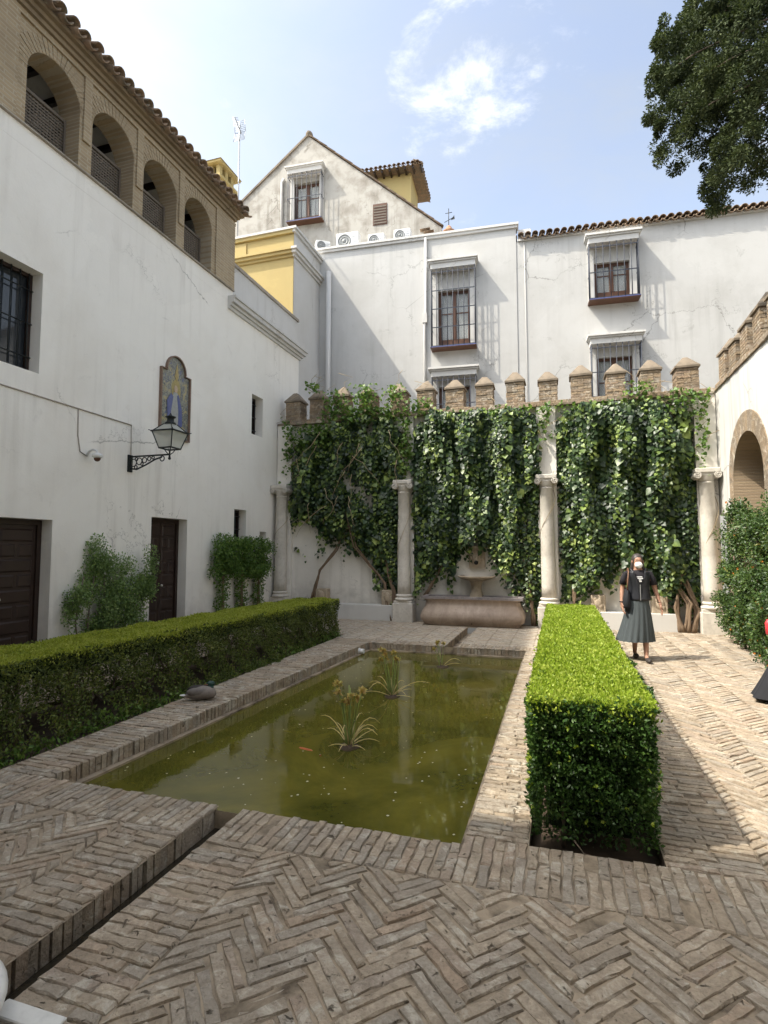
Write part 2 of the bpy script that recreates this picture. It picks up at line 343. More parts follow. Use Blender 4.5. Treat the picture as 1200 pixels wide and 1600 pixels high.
M_grille = plain('grille_iron', (0.045, 0.05, 0.065), 0.55, 0.2, 0.3)
M_wood = plain('dark_wood', (0.032, 0.018, 0.013), 0.45, var=0.4, scale=6)
M_woodR = plain('brown_wood', (0.10, 0.045, 0.025), 0.5, var=0.35, scale=6)
M_lattice = plain('grey_lattice', (0.14, 0.115, 0.09), 0.8, var=0.3)
M_blue = plain('blue_glaze', (0.09, 0.10, 0.22), 0.35)
M_white = plain('white_enamel', (0.72, 0.72, 0.70), 0.4, var=0.06)
M_grey = plain('grey_metal', (0.36, 0.37, 0.38), 0.4, 0.6)
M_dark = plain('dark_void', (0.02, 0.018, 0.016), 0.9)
M_curtain = plain('net_curtain', (0.55, 0.56, 0.58), 0.9, var=0.12)
def glassmat(name, col, alpha_t=0.0):
    m, t, b = newmat(name); b.inputs['Base Color'].default_value = (*col, 1); b.inputs['Roughness'].default_value = 0.06; b.inputs['Specular IOR Level'].default_value = 0.6
    n = noise(t, coord(t), 3, 3); bump(t, b, n, 0.06, 0.02); b.inputs['Alpha'].default_value = 1 - alpha_t; return m
M_glass = glassmat('window_glass', (0.03, 0.035, 0.04)); M_pane = glassmat('clear_pane', (0.5, 0.52, 0.48), 0.72); M_paneL = glassmat('lantern_glass', (0.62, 0.64, 0.58), 0.45)
# ================================================================== GROUND, PAVING, POOL
ground = tag(MB().quad((-600,-600,-1.1),(600,-600,-1.1),(600,900,-1.1),(-600,900,-1.1)).build('ground', M_earth), kind='structure')
PX0, PX1, PY0, PY1 = -3.58, -0.57, 3.31, 9.80
def inner_x(y): return -3.69 + (y - 3.28) / 6.5 * 0.29        # the pool's west edge runs slightly askew
b = MB(); ZB = -0.011
for (x0, x1, y0, y1) in [(-7.15,-2.21,-1.2,3.31), (-2.02,6.5,-1.2,3.31), (-0.57,6.5,3.31,3.42), (-0.57,-0.2,3.42,9.8), (0.52,6.5,3.42,9.8),
                         (-0.2,0.52,9.75,9.8), (-7.15,-5.5,9.8,10.55), (-4.2,-1.97,9.8,10.55), (-7.15,-1.97,10.55,13.2), (-1.75,6.5,9.8,13.2), (-7.15,-5.5,3.31,9.8)]:
    b.quad((x0,y0,ZB),(x1,y0,ZB),(x1,y1,ZB),(x0,y1,ZB))
b.quad((-4.2,3.31,ZB),(inner_x(3.31)-0.02,3.31,ZB),(inner_x(9.8)-0.02,9.8,ZB),(-4.2,9.8,ZB))
floor = tag(b.build('pavement', M_joint), kind='structure')
b = MB()
b.quad((-5.5,3.31,-0.06),(-4.2,3.31,-0.06),(-4.2,10.55,-0.06),(-5.5,10.55,-0.06)); b.quad((-0.2,3.42,-0.10),(0.52,3.42,-0.10),(0.52,9.75,-0.10),(-0.2,9.75,-0.10))
for (x0,x1,y0,y1) in ((-5.5,-4.2,3.31,10.55),(-0.2,0.52,3.42,9.75)):
    for p, q in (((x0,y0),(x1,y0)),((x1,y0),(x1,y1)),((x1,y1),(x0,y1)),((x0,y1),(x0,y0))): b.quad((*p,-0.2),(*q,-0.2),(*q,ZB),(*p,ZB))
tag(b.build('planting_soil', M_soil), kind='structure')

CAMP = Vector((0, 0, 1.7))
def inview(x, y, z=0.0, pad=30):
    d = Vector((x, y, z)) - CAMP; f = d.dot(fw)
    if f <= 0.2: return False
    return -pad < 600 + 860*d.dot(rt)/f < 1200+pad and -pad < 800 - 860*d.dot(up)/f < 1600+pad
def clip(poly, x0, x1, y0, y1):
    for ax, lim, sgn in ((0,x0,1),(0,x1,-1),(1,y0,1),(1,y1,-1)):
        out = []
        for i in range(len(poly)):
            a, c = poly[i-1], poly[i]; ia, ic = sgn*(a[ax]-lim) >= 0, sgn*(c[ax]-lim) >= 0
            if ia != ic:
                t = (lim-a[ax])/(c[ax]-a[ax]); out.append((a[0]+t*(c[0]-a[0]), a[1]+t*(c[1]-a[1])))
            if ic: out.append(c)
        poly = out
        if len(poly) < 3: return []
    return poly
def area(p): return 0.5*abs(sum(p[i-1][0]*p[i][1]-p[i][0]*p[i-1][1] for i in range(len(p))))
def shrink(poly, g):
    cx = sum(p[0] for p in poly)/len(poly); cy = sum(p[1] for p in poly)/len(poly); out = []
    n = len(poly); A = sum(poly[i-1][0]*poly[i][1]-poly[i][0]*poly[i-1][1] for i in range(n)); s = 1 if A > 0 else -1
    for i in range(n):
        a, c, d = poly[i-1], poly[i], poly[(i+1) % n]
        e1 = Vector((c[0]-a[0], c[1]-a[1])); e2 = Vector((d[0]-c[0], d[1]-c[1]))
        if e1.length < 1e-5 or e2.length < 1e-5: continue
        n1 = Vector((-e1.y, e1.x)).normalized()*s; n2 = Vector((-e2.y, e2.x)).normalized()*s
        k = n1 + n2; k = k/max(0.35, k.length_squared*0.5) if k.length > 1e-4 else n1
        out.append((c[0]+k.x*g, c[1]+k.y*g))
    return out
def worn_brick(b, poly, z=0.0, depth=0.05, rich=True, chip=0.0065):
    """a worn brick on a polygon footprint: wavering outline, rounded top edge"""
    rnd = random.random; pts = []
    n = len(poly)
    for i in range(n):
        a, c = poly[i], poly[(i+1) % n]; L = math.hypot(c[0]-a[0], c[1]-a[1])
        if not rich: pts.append(a); continue
        k = 4 if L > 0.2 else (3 if L > 0.12 else 1)
        for j in range(k):
            t = (j + (rnd()-0.5)*0.4)/k if j else 0.0
            pts.append((a[0]+(c[0]-a[0])*t+(rnd()-0.5)*chip*1.6, a[1]+(c[1]-a[1])*t+(rnd()-0.5)*chip*1.6))
    cx = sum(p[0] for p in pts)/len(pts); cy = sum(p[1] for p in pts)/len(pts); m = len(pts)
    if rich and rnd() < 0.45:                                          # a knocked-off corner
        i = random.randrange(m); k = random.uniform(0.04, 0.16); pts[i] = (pts[i][0]+(cx-pts[i][0])*k, pts[i][1]+(cy-pts[i][1])*k)
    ins = []
    for p in pts:
        d = Vector((cx-p[0], cy-p[1])); L = d.length; k = min(0.4*L, (0.004+rnd()*chip*1.2))/max(L, 1e-4)
        ins.append((p[0]+d.x*k*1.0, p[1]+d.y*k*1.0))
    tilt = ((rnd()-0.5)*0.02, (rnd()-0.5)*0.03); dz = (rnd()-0.5)*0.007 - (0.012 if rich and rnd() < 0.04 else 0)
    zt = lambda p: z + dz + (p[0]-cx)*tilt[0] + (p[1]-cy)*tilt[1] + ((rnd()-0.5)*0.0025 if rich else 0)
    vs = [(p[0], p[1], zt(p)) for p in ins] + [(p[0], p[1], zt(p)-0.005-(rnd()*0.006 if rich else 0)) for p in pts] + [(p[0], p[1], z-depth) for p in pts]
    fs = [tuple(range(m))]
    for k in range(2):
        for i in range(m): j = (i+1) % m; fs.append((k*m+i, k*m+m+i, k*m+m+j, k*m+j))
    b.add(vs, fs)
def brick_object(poly, parent, mat, z=0.0, depth=0.05):
    cx = sum(p[0] for p in poly)/len(poly); cy = sum(p[1] for p in poly)/len(poly)
    b = MB(); worn_brick(b, [(p[0]-cx, p[1]-cy) for p in poly], z, depth)
    o = b.build('brick', mat, parent); o.location = (cx, cy, 0); return o
def lay(polys, parent, mat, n_single, stuff_name, depth=0.05, rich_far=False):
    polys = [p for p in polys if len(p) >= 3 and area(p) > 0.0012]
    cen = [(sum(q[0] for q in p)/len(p), sum(q[1] for q in p)/len(p)) for p in polys]
    order = sorted(range(len(polys)), key=lambda i: (not inview(*cen[i]), cen[i][0]**2+cen[i][1]**2))
    rest = MB()
    for k, i in enumerate(order):
        if k < n_single and inview(*cen[i], pad=5): brick_object(polys[i], parent, mat, 0, depth)
        else: worn_brick(rest, polys[i], 0, depth, rich=(rich_far or math.hypot(*cen[i]) < 4.5))
    if rest.f: rest.build(stuff_name, mat, parent, 'stuff')
def herring(regions, L=0.298, W=0.0596, gap=0.0045, ox=0.0, oy=0.0):
    """bricks laid in herringbone, the zigzag running towards the far wall"""
    c = math.sqrt(0.5); polys = []
    xs0 = min(r[0] for r in regions)-0.5; xs1 = max(r[1] for r in regions)+0.5; ys0 = min(r[2] for r in regions)-0.5; ys1 = max(r[3] for r in regions)+0.5
    T1 = (0.0, W*math.sqrt(2)); T2 = (L*math.sqrt(2), 0.0)
    def R45(p): return ((p[0]-p[1])*c, (p[0]+p[1])*c)
    Hb = [(0,0),(L,0),(L,W),(0,W)]; Vb = [(L,W-L),(L+W,W-L),(L+W,W),(L,W)]
    for j in range(int(xs0/T2[0])-1, int(xs1/T2[0])+2):
        for i in range(int(ys0/T1[1])-8, int(ys1/T1[1])+8):
            for B in (Hb, Vb):
                P = [R45(p) for p in B]; P = [(p[0]+j*T2[0]+ox, p[1]+i*T1[1]+oy) for p in P]
                P = [(p[0] + 0.010*math.sin(p[1]*1.7+p[0]), p[1] + 0.014*math.sin(p[0]*2.1)) for p in P]
                for r in regions:
                    q = clip(P, *r)
                    if len(q) >= 3 and area(q) > 0.0015:
                        g = gap*random.uniform(0.3, 2.1)
                        q2 = shrink(q, g)
                        if len(q2) >= 3: polys.append(q2)
    return polys
def rows(x0, x1, y0, y1, along='x', W=0.060, L=0.29, gap=0.0045, left=None):
    """courses of bricks lying side by side; along = the bricks' long axis"""
    polys = []
    if along == 'x':
        n = max(1, round((y1-y0)/W)); w = (y1-y0)/n
        for k in range(n):
            a = y0+k*w; e = a+w; xa = left(a) if left else None
            p0, p1 = (x0, x1) if not left else (x0, xa)
            cuts = [p0]; t = p0 + (L*random.uniform(0.35, 0.75) if k % 2 else L*random.uniform(0.85, 1.0))
            while t < p1-0.07: cuts.append(t); t += L*random.uniform(0.92, 1.02)
            cuts.append(p1)
            sh = random.uniform(-0.004, 0.004)
            for c0, c1 in zip(cuts, cuts[1:]): polys.append(shrink([(c0,a+sh),(c1,a+random.uniform(-.003,.003)),(c1,e+random.uniform(-.003,.003)),(c0,e+sh)], gap*random.uniform(.5,1.4)))
    else:
        n = max(1, round((x1-x0)/W)); w = (x1-x0)/n
        for k in range(n):
            a = x0+k*w; e = a+w
            cuts = [y0]; t = y1 - (L*random.uniform(0.35, 0.75) if k % 2 else L*random.uniform(0.8, 1.0)); mid = []
            while t > y0+0.06: mid.append(t); t -= L
            cuts += sorted(mid); cuts.append(y1 + random.uniform(-0.012, 0.008))
            for c0, c1 in zip(cuts, cuts[1:]): polys.append(shrink([(a+random.uniform(-.003,.003),c0),(e+random.uniform(-.003,.003),c0),(e,c1),(a,c1)], gap*random.uniform(.5,1.4)))
    return polys
near_f = herring([(-1.62,1.02,1.2,2.93), (1.02,3.24,1.2,12.9), (-7.1,-2.62,1.2,2.93)], ox=0.06)
lay(near_f, floor, M_paver, 300, 'herringbone_bricks')
lay(rows(-2.62,-2.21,1.2,2.93,'x') + rows(-2.02,-1.62,1.2,2.93,'x'), floor, M_paver, 160, 'edging_bricks', 0.16)
lay(rows(0.52,1.02,3.42,12.4,'x'), floor, M_paver, 90, 'path_edging_bricks', 0.13)
lay(herring([(-4.2,-1.97,10.12,12.9), (-1.75,0.50,10.12,12.9), (-7.1,-4.2,10.6,12.9)], ox=0.2), floor, M_paver2, 0, 'far_court_bricks')
# --- the pool
pool = tag(MB().build('pool_lining', M_joint), kind='structure')
b = MB(); zi, zo = -0.145, -0.8
pl = [(inner_x(3.3)-0.03,3.27),(PX1+0.03,3.27),(PX1+0.03,9.83),(inner_x(9.8)-0.03,9.83)]
for i in range(4): p, q = pl[i], pl[(i+1) % 4]; b.quad((*p,zo),(*q,zo),(*q,-0.02),(*p,-0.02))
b.quad(*[(*p, zo) for p in pl])
led = 0.05                                                            # mortar ledge just above the waterline
for (x0,x1,y0,y1) in ((PX1-led,PX1+0.02,3.31,9.8),):
    b.box(x0,x1,y0,y1,-0.3,-0.125)
b.add([(inner_x(3.31)-0.02,3.31,-0.125),(inner_x(3.31)+led,3.31,-0.125),(inner_x(9.8)+led,9.8,-0.125),(inner_x(9.8)-0.02,9.8,-0.125),(inner_x(3.31)+led,3.31,-0.3),(inner_x(9.8)+led,9.8,-0.3)],[(0,1,2,3),(1,4,5,2)])
b.box(inner_x(9.8),-1.97,9.8-led,9.83,-0.3,-0.125); b.box(-1.75,PX1,9.8-led,9.83,-0.3,-0.12)
b.box(-1.97,-1.75,9.83,12.4,-0.3,-0.14); b.box(-2.21,-2.02,-1.0,3.3,-0.3,-0.15)
pool.data = b.mesh('pool_lining', M_joint)
lay(rows(-4.15,-2.21,2.93,3.31,'y') + rows(-2.02,PX1,2.93,3.31,'y') + rows(PX1,1.02,2.93,3.42,'y'), pool, M_paver, 280, 'near_coping_bricks', 0.16)
lay(rows(PX1,-0.2,3.42,9.8,'x'), pool, M_paver, 200, 'east_coping_bricks', 0.16)
lay(rows(-4.18,0,3.31,9.8,'x',left=inner_x), pool, M_paver, 230, 'west_coping_bricks', 0.135)
lay(rows(inner_x(9.8),-1.97,9.8,10.12,'y') + rows(-1.75,0.5,9.8,10.12,'y'), pool, M_paver, 90, 'far_coping_bricks', 0.135)
for (x, s) in ((-1.97,-1),(-1.75,1)): MB().box(x if s > 0 else x-0.05, x+0.05 if s > 0 else x, 10.12, 12.36, -0.14, -0.004).build('channel_kerb', M_joint, pool)
# --- water
m, t, pb = newmat('pond_water'); v = coord(t)
mur = rng(t, noise(t, v, 0.8, 8, 0.68, 0.8), 0.36, 0.64); c = mix(t, mur, (0.058, 0.058, 0.010), (0.150, 0.130, 0.022))
t.links.new(c, pb.inputs['Base Color']); pb.inputs['Roughness'].default_value = 0.035; pb.inputs['IOR'].default_value = 1.45; pb.inputs['Specular IOR Level'].default_value = 0.5
rip = noise(t, coord(t, (1, 1, 1)), 5.5, 3, 0.5); bump(t, pb, rip, 0.035, 0.02)
b = MB(); b.quad((inner_x(3.3)-0.02,3.29,-0.145),(PX1+0.02,3.29,-0.145),(PX1+0.02,9.82,-0.145),(inner_x(9.8)-0.02,9.82,-0.145))
tag(b.build('pool_water', m), kind='structure')
b = MB(); b.quad((-2.21,-1.0,-0.135),(-2.02,-1.0,-0.135),(-2.02,3.29,-0.135),(-2.21,3.29,-0.135))
m2 = plain('wet_silt', (0.035, 0.028, 0.018), 0.25, var=0.5); tag(b.build('channel_water', m2), kind='structure')
hose = MB().tube([(-2.12+0.015*math.sin(k*0.9), 1.0+k*0.19, -0.123) for k in range(13)], 0.006, 6).build('thin_hose', M_grey)
tag(hose, 'thin pale hose lying along the bottom of the brick channel', 'hose')
# floating petals and leaf litter: far too many to count
b = MB()
for k in range(230):
    y = 3.4 + 6.2*random.random()**1.3; x = random.uniform(inner_x(y)+0.1, PX1-0.08); r = random.uniform(0.004, 0.013); a = random.random()*6
    b.quad(*[(x+r*math.cos(a+q)*(1 if q % 2 else .6), y+r*math.sin(a+q), -0.1435+random.random()*0.003) for q in (0,1.57,3.14,4.71)])
tag(b.build('floating_petals', plain('petal', (0.55, 0.5, 0.36), 0.7, var=0.4)), 'pale petals and specks scattered on the green pool water', 'petals', kind='stuff')
# ================================================================== LEFT HOUSE (white, brick arcade on top)
LX = -7.15
LW = lambda u, v, z: (LX - v, u, z)                                  # wall facing +X
house = thing('arcaded_house', 'long white house with a brick arcade and tiled eaves above its plain wall', 'house', (LX, 6.0, 0))
house.location = (0, 0, 0)
holesL = [(4.95,6.29,-0.02,2.15), (8.37,9.40,-0.02,2.32), (4.7,5.96,4.26,5.76), (11.08,11.6,1.75,2.66), (12.24,12.56,1.6,2.17), (11.77,12.3,4.57,5.57)]
b = MB(LW); b.wall(-1.2,14.3,-0.02,7.45,holesL,0,0.34); b.wall(-1.2,10.85,7.452,7.74,(),0,0.34)
b.quad((14.3,0,-0.02),(14.3,4,-0.02),(14.3,4,7.45),(14.3,0,7.45)); b.quad((-1.2,0,-0.02),(-1.2,4,-0.02),(-1.2,4,9.6),(-1.2,0,9.6))
b.build('wall', M_wallL, house)
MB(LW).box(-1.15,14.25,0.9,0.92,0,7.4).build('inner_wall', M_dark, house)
# arcade of brick
PIT = 1.17; ARCH = [(5.56-2*PIT+PIT*k, 5.56-2*PIT+PIT*k+0.92) for k in range(2, 7) if 5.56-2*PIT+PIT*k+0.92 < 10.5]
ARCH = [(a, e) for a, e in ARCH]
b = MB(LW); zb, zs, zt = 7.76, 8.66, 9.46
edges = [-1.2] + [q for a in ARCH for q in a] + [10.85]
for k in range(0, len(edges), 2): b.box(edges[k], edges[k+1], 0.0, 0.42, zb, zs); b.box(edges[k], edges[k+1], 0.0, 0.42, zs, zt)
for (a, e) in ARCH: b.archpanel(list(reversed(arc((a+e)/2, zs, 0.46, 0, 180, 20))), zt, 0.0, 0.42)
b.build('brick_arcade', M_brickL, house)
b = MB(LW)                                                           # raised frame strips round each arch
for k in range(2, len(edges)-1, 2):
    mid = (edges[k]+edges[k+1])/2 if k < len(edges)-2 else None
for k in range(len(ARCH)-1):
    mcen = (ARCH[k][1]+ARCH[k+1][0])/2; b.box(mcen-0.075, mcen+0.075, -0.035, 0.02, zb+0.5, 9.33)
b.box(10.02+0.1,10.85,-0.035,0.02,zb,9.33); b.box(-1.2,5.40,-0.035,0.02,zb,9.33); b.box(-1.2,10.87,-0.036,0.03,9.332,9.40)
b.build('brick_frame', M_brickL, house)
b = MB(LW)
for k, (z0, z1, o) in enumerate(((9.462,9.53,0.05),(9.532,9.60,0.10),(9.602,9.66,0.17))): b.box(-1.2,10.85+o,-o,0.42,z0,z1)
b.build('brick_cornice', plaster('cornice_brick', (0.30, 0.235, 0.155), (0.17, 0.13, 0.09), 0.6, 0.4), house)
b = MB(LW)                                                           # voussoirs, each brick of the arch ring proud by a few millimetres
for (a, e) in ARCH:
    cu = (a+e)/2
    for i in range(24):
        t0, t1 = R_(180*i/24+0.9), R_(180*(i+1)/24-0.9)
        P = [(cu+r*math.cos(t), zs+r*math.sin(t)) for r, t in ((0.463,t0),(0.463,t1),(0.70,t1),(0.70,t0))]
        o = -0.006-random.random()*0.006; vs = [(p[0],o,p[1]) for p in P]+[(p[0],0.01,p[1]) for p in P]
        b.add(vs, [(0,1,2,3),(0,4,5,1),(1,5,6,2),(2,6,7,3),(3,7,4,0)])
b.build('arch_bricks', M_brickL, house, 'stuff')
MB(LW).box(-1.2,10.86,-0.05,0.42,7.742,7.762).build('arcade_sill', M_ledge, house)
b = MB(LW); b.box(-1.2,10.8,2.6,2.7,7.7,9.9); b.box(-1.2,10.8,0.4,2.7,9.47,9.5); b.box(-1.2,10.8,0.35,2.7,7.6,7.73); b.quad((10.8,0.4,7.7),(10.8,2.7,7.7),(10.8,2.7,9.5),(10.8,0.4,9.5))
b.build('gallery_room', M_wallL, house)
for k in range(17): MB(LW).box(1.0+k*0.58,1.08+k*0.58,0.43,2.6,9.36,9.468).build('ceiling_beam', M_wood, house)
b_l = []
for (a, e) in ARCH:                                                  # grey lattice screens in the arches
    b = MB(LW); h = 8.56; v = 0.30
    n = 15
    for i in range(n): z = 7.79+(h-7.84)*i/(n-1); b.box(a+0.002,e-0.02,v,v+0.008,z,z+0.028)
    for i in range(16): u = a+0.01+(e-a-0.03)*i/15; b.box(u,u+0.026,v+0.010,v+0.018,7.77,h)
    b.build('lattice_screen', M_lattice, house)
    MB(LW).box(a+0.001,e-0.001,v-0.02,v+0.04,h,h+0.05).build('screen_rail', M_lattice, house)
    MB(LW).box(e-0.035,e-0.002,v-0.024,v-0.004,7.77,h).build('screen_post', M_lattice, house)
# roof
def tile_mesh(L=0.46, r0=0.092, r1=0.074, th=0.016, cup=False, n=7):
    """half-round clay tile along +Y (its low, open end at y=0); cup=True turns it into a channel"""
    vs = []; s = -1 if cup else 1
    for (y, r) in ((0, r0), (L, r1)):
        for rr in (r, r-th):
            for i in range(n+1): a = math.pi*i/n; vs.append((rr*math.cos(a), y, s*rr*math.sin(a)*0.92))
    k = n+1; fs = []
    for i in range(n): fs += [(i,i+1,2*k+i+1,2*k+i),(k+i+1,k+i,3*k+i,3*k+i+1),(i+1,i,k+i,k+i+1)]
    fs += [(0,2*k,3*k,k),(n,n+k,3*k+n,2*k+n)]
    me = bpy.data.meshes.new('tile'); me.from_pydata(vs, [], fs); me.update(); me.polygons.foreach_set('use_smooth', [True]*len(fs)); me.materials.append(M_tile); return me
T_CAP = [tile_mesh(0.46, 0.092+d, 0.076) for d in (0, 0.004, -0.004)]; T_CUP = tile_mesh(0.46, 0.085, 0.10, cup=True)
def eave(parent, p0, p1, inward, slope, spacing, rows_n, over=0.12, sub=None):
    """an eave line p0->p1 with a cap tile and a channel tile at every step; further rows joined behind"""
    p0, p1, inward = Vector(p0), Vector(p1), Vector(inward).normalized(); d = (p1-p0); n = int(d.length/spacing); d = d/n
    ax = d.normalized(); yv = Vector((inward.x*math.cos(slope), inward.y*math.cos(slope), math.sin(slope))); zv = ax.cross(yv)
    if zv.z < 0: ax = -ax; zv = ax.cross(yv)
    base = Matrix((ax, yv, zv)).transposed().to_4x4(); far = MB()
    for k in range(n):
        for r in range(rows_n):
            for cup in (False, True):
                me = T_CUP if cup else random.choice(T_CAP)
                pos = p0 + d*(k+0.5+(0.5 if cup else 0)) + yv*(r*0.38-over+(-0.0 if cup else 0.03)+random.uniform(-.015,.015)) + zv*(0.015 if cup else 0.045+random.uniform(-.006,.006))
                Mx = Matrix.Translation(pos) @ base @ Matrix.Rotation(random.uniform(-.04,.04), 4, 'Z')
                if r == 0: o = link('tile', me, parent); o.matrix_local = Mx
                else: far.add([Mx @ v.co for v in me.vertices], [tuple(p.vertices) for p in me.polygons], True)
    if rows_n > 1: far.build('roof_tiles', M_tile, parent, 'stuff')
b = MB(LW); b.quad((-1.2,-0.18,9.665),(10.98,-0.18,9.665),(10.98,3.6,11.0),(-1.2,3.6,11.0)); b.quad((10.84,0.0,9.66),(10.84,3.6,9.66),(10.84,3.6,10.99)); b.quad((10.84,0.0,7.45),(10.84,3.6,7.45),(10.84,3.6,9.66),(10.84,0,9.66)); b.quad((-1.2,3.6,11.0),(10.98,3.6,11.0),(10.98,7.2,9.66),(-1.2,7.2,9.66))
rf = b.build('roof', M_ledge, house)
eave(rf, (LX+0.20,-1.2,9.70), (LX+0.20,11.0,9.70), (-1,0,0), R_(20), 0.228, 3, 0.13)
# white lower wing: cornice and parapet
b = MB(LW)
for (z0,z1,o) in ((7.26,7.33,0.05),(7.332,7.40,0.10),(7.402,7.50,0.17),(7.502,7.56,0.21)): b.box(10.65,14.3+o,-o,0.2,z0,z1)
b.build('cornice', M_trim, house)
MB(LW).box(10.87,14.3,0.06,0.34,7.562,8.42).build('parapet', M_trim, house); MB(LW).box(10.87,14.34,0.02,0.38,8.422,8.50).build('parapet_cap', M_ledge, house)
MB(LW).box(10.87,14.28,0.34,4.0,7.3,7.5).build('terrace', M_ledge, house)
def panelled_leaf(parent, u0, u1, z0, z1, v, xf, nrow, mat=None):
    mat = mat or M_wood; d = MB(xf); d.box(u0,u1,v,v+0.05,z0,z1); leaf = d.build('door_leaf', mat, parent)
    h = (z1-z0-0.08)/nrow; k = (u1-u0-0.06)/2
    for r in range(nrow):
        for c in range(2 if r % 2 else 1):
            a = u0+0.05+c*k; e = u0+0.05+(c+1)*k-0.04 if r % 2 else u1-0.05
            zz0, zz1 = z0+0.06+r*h, z0+0.06+(r+1)*h-0.035
            p = MB(xf); vs = [(a,v,zz0),(e,v,zz0),(e,v,zz1),(a,v,zz1)]; i = 0.022
            vs += [(a+i,v-0.016,zz0+i),(e-i,v-0.016,zz0+i),(e-i,v-0.016,zz1-i),(a+i,v-0.016,zz1-i)]
            p.add(vs, [(4,5,6,7),(0,1,5,4),(1,2,6,5),(2,3,7,6),(3,0,4,7)]); p.build('panel', mat, leaf)
    return leaf
def door_frame(parent, u0, u1, z1, v, xf):
    f = MB(xf); f.box(u0,u0+0.07,v-0.02,v+0.06,0,z1); f.box(u1-0.07,u1,v-0.02,v+0.06,0,z1); f.box(u0+0.071,u1-0.071,v-0.02,v+0.06,z1-0.08,z1); return f.build('door_frame', M_wood, parent)
for (u0, u1, z1) in ((4.95,6.29,2.15),(8.37,9.40,2.32)):
    fr = door_frame(house, u0, u1, z1, 0.22, LW); mu = (u0+u1)/2
    panelled_leaf(house, u0+0.072, mu-0.004, 0.02, z1-0.085, 0.23, LW, 9); lf = panelled_leaf(house, mu+0.004, u1-0.072, 0.02, z1-0.085, 0.23, LW, 9)
    MB(LW).ball((mu+0.05,0.20,1.02),0.025).build('door_knob', M_marble, lf)
def left_window(u0, u1, z0, z1, v, nb, nh, mull=1):
    wn_ = MB(LW).box(u0+0.002,u1-0.002,v+0.06,v+0.075,z0+0.002,z1-0.002).build('window_pane', M_glass, house)
    f = MB(LW)
    f.box(u0,u0+0.05,v,v+0.05,z0,z1); f.box(u1-0.05,u1,v,v+0.05,z0,z1); f.box(u0+0.051,u1-0.051,v,v+0.05,z0,z0+0.05); f.box(u0+0.051,u1-0.051,v,v+0.05,z1-0.05,z1)
    for k in range(1, mull+1): u = u0+(u1-u0)*k/(mull+1); f.box(u-0.025,u+0.025,v+0.002,v+0.048,z0+0.051,z1-0.051)
    f.build('window_frame', M_wood, house)
    for k in range(nb): u = u0+(u1-u0)*(k+0.5)/nb; MB(LW).tube([(u,v-0.02,z0),(u,v-0.02,z1)],0.009,6).build('bar', M_iron, house)
    for k in range(nh): z = z0+(z1-z0)*(k+0.5)/nh; MB(LW).tube([(u0,v-0.02,z),(u1,v-0.02,z)],0.010,6).build('bar', M_iron, house)
left_window(4.7,5.96,4.26,5.76,0.20,9,3); left_window(11.77,12.3,4.57,5.57,0.22,4,3,0); left_window(11.08,11.6,1.75,2.66,0.2,4,3,0); left_window(12.24,12.56,1.6,2.17,0.2,2,2,0)
# ---- things on the left wall
t_ = thing('tile_picture', 'arched ceramic tile picture of a robed figure in a brick frame on the white wall', 'tile picture', (LX, 8.91, 3.9))
u0, u1, z0, zs_, zt_ = -0.41, 0.41, 0.0, 1.28, 1.58
OUT = [(u0,z0),(u1,z0),(u1,zs_),(u1-0.16,zs_)] + [(p[0],p[1]) for p in arc(0,zs_+0.02,0.27,0,180,12,0.30)] + [(u0+0.16,zs_),(u0,zs_)]
TW = lambda p, v, q: (-v, p, q)
b = MB(TW); b.prism(OUT, -0.012, 0.03, 'y'); m, t, pb = newmat('painted_tiles')
v = coord(t); n1 = noise(t, v, 16, 6, 0.7, 1.5); n2 = noise(t, v, 5, 4, 0.6, 0.8)
c = mix(t, rng(t, n1, 0.4, 0.6), (0.30,0.30,0.24), (0.10,0.11,0.12)); c = mix(t, rng(t, n2, 0.52, 0.62, 0, 0.75), c, (0.42,0.36,0.17)); n3 = noise(t, v, 9, 3, 0.5, 2); c = mix(t, rng(t, n3, 0.58, 0.66, 0, 0.7), c, (0.10,0.13,0.25))
t.links.new(c, pb.inputs['Base Color']); pb.inputs['Roughness'].default_value = 0.25; b.build('tile_panel', m, t_)
b = MB(TW); ring = OUT; cx, cz = 0, 0.75
for i in range(len(ring)):
    a, e = ring[i], ring[(i+1) % len(ring)]
    g = lambda p: (cx+(p[0]-cx)*1.07+0, cz+(p[1]-cz)*1.03); A, E2 = g(a), g(e)
    b.add([(a[0],-0.055,a[1]),(e[0],-0.055,e[1]),(E2[0],-0.055,E2[1]),(A[0],-0.055,A[1]),(a[0],0,a[1]),(e[0],0,e[1]),(E2[0],0,E2[1]),(A[0],0,A[1])],[(0,1,2,3),(0,4,5,1),(3,2,6,7)])
b.build('brick_surround', plain('red_brick_trim', (0.22,0.15,0.11), 0.9, var=0.5, scale=30), t_)
def flat(name, pts, col, v): MB(TW).prism(pts, v, v+0.004, 'y').build(name, plain(name+'_glaze', col, 0.3, var=0.35, scale=22), t_)
flat('halo', arc(0.03,0.95,0.13,0,360,18,0.22), (0.36,0.29,0.11), -0.0165); flat('robe', [(-0.15,0.22),(0.15,0.2),(0.13,0.6),(0.07,0.9),(-0.05,0.9),(-0.13,0.62)], (0.34,0.35,0.34), -0.021)
flat('mantle', [(0.10,0.2),(0.22,0.26),(0.20,0.6),(0.10,0.88),(0.05,0.84),(0.10,0.55)], (0.10,0.12,0.27), -0.0255); flat('mantle_fold', [(-0.10,0.22),(-0.21,0.32),(-0.24,0.7),(-0.12,0.86),(-0.06,0.8),(-0.12,0.5)], (0.11,0.13,0.28), -0.0255)
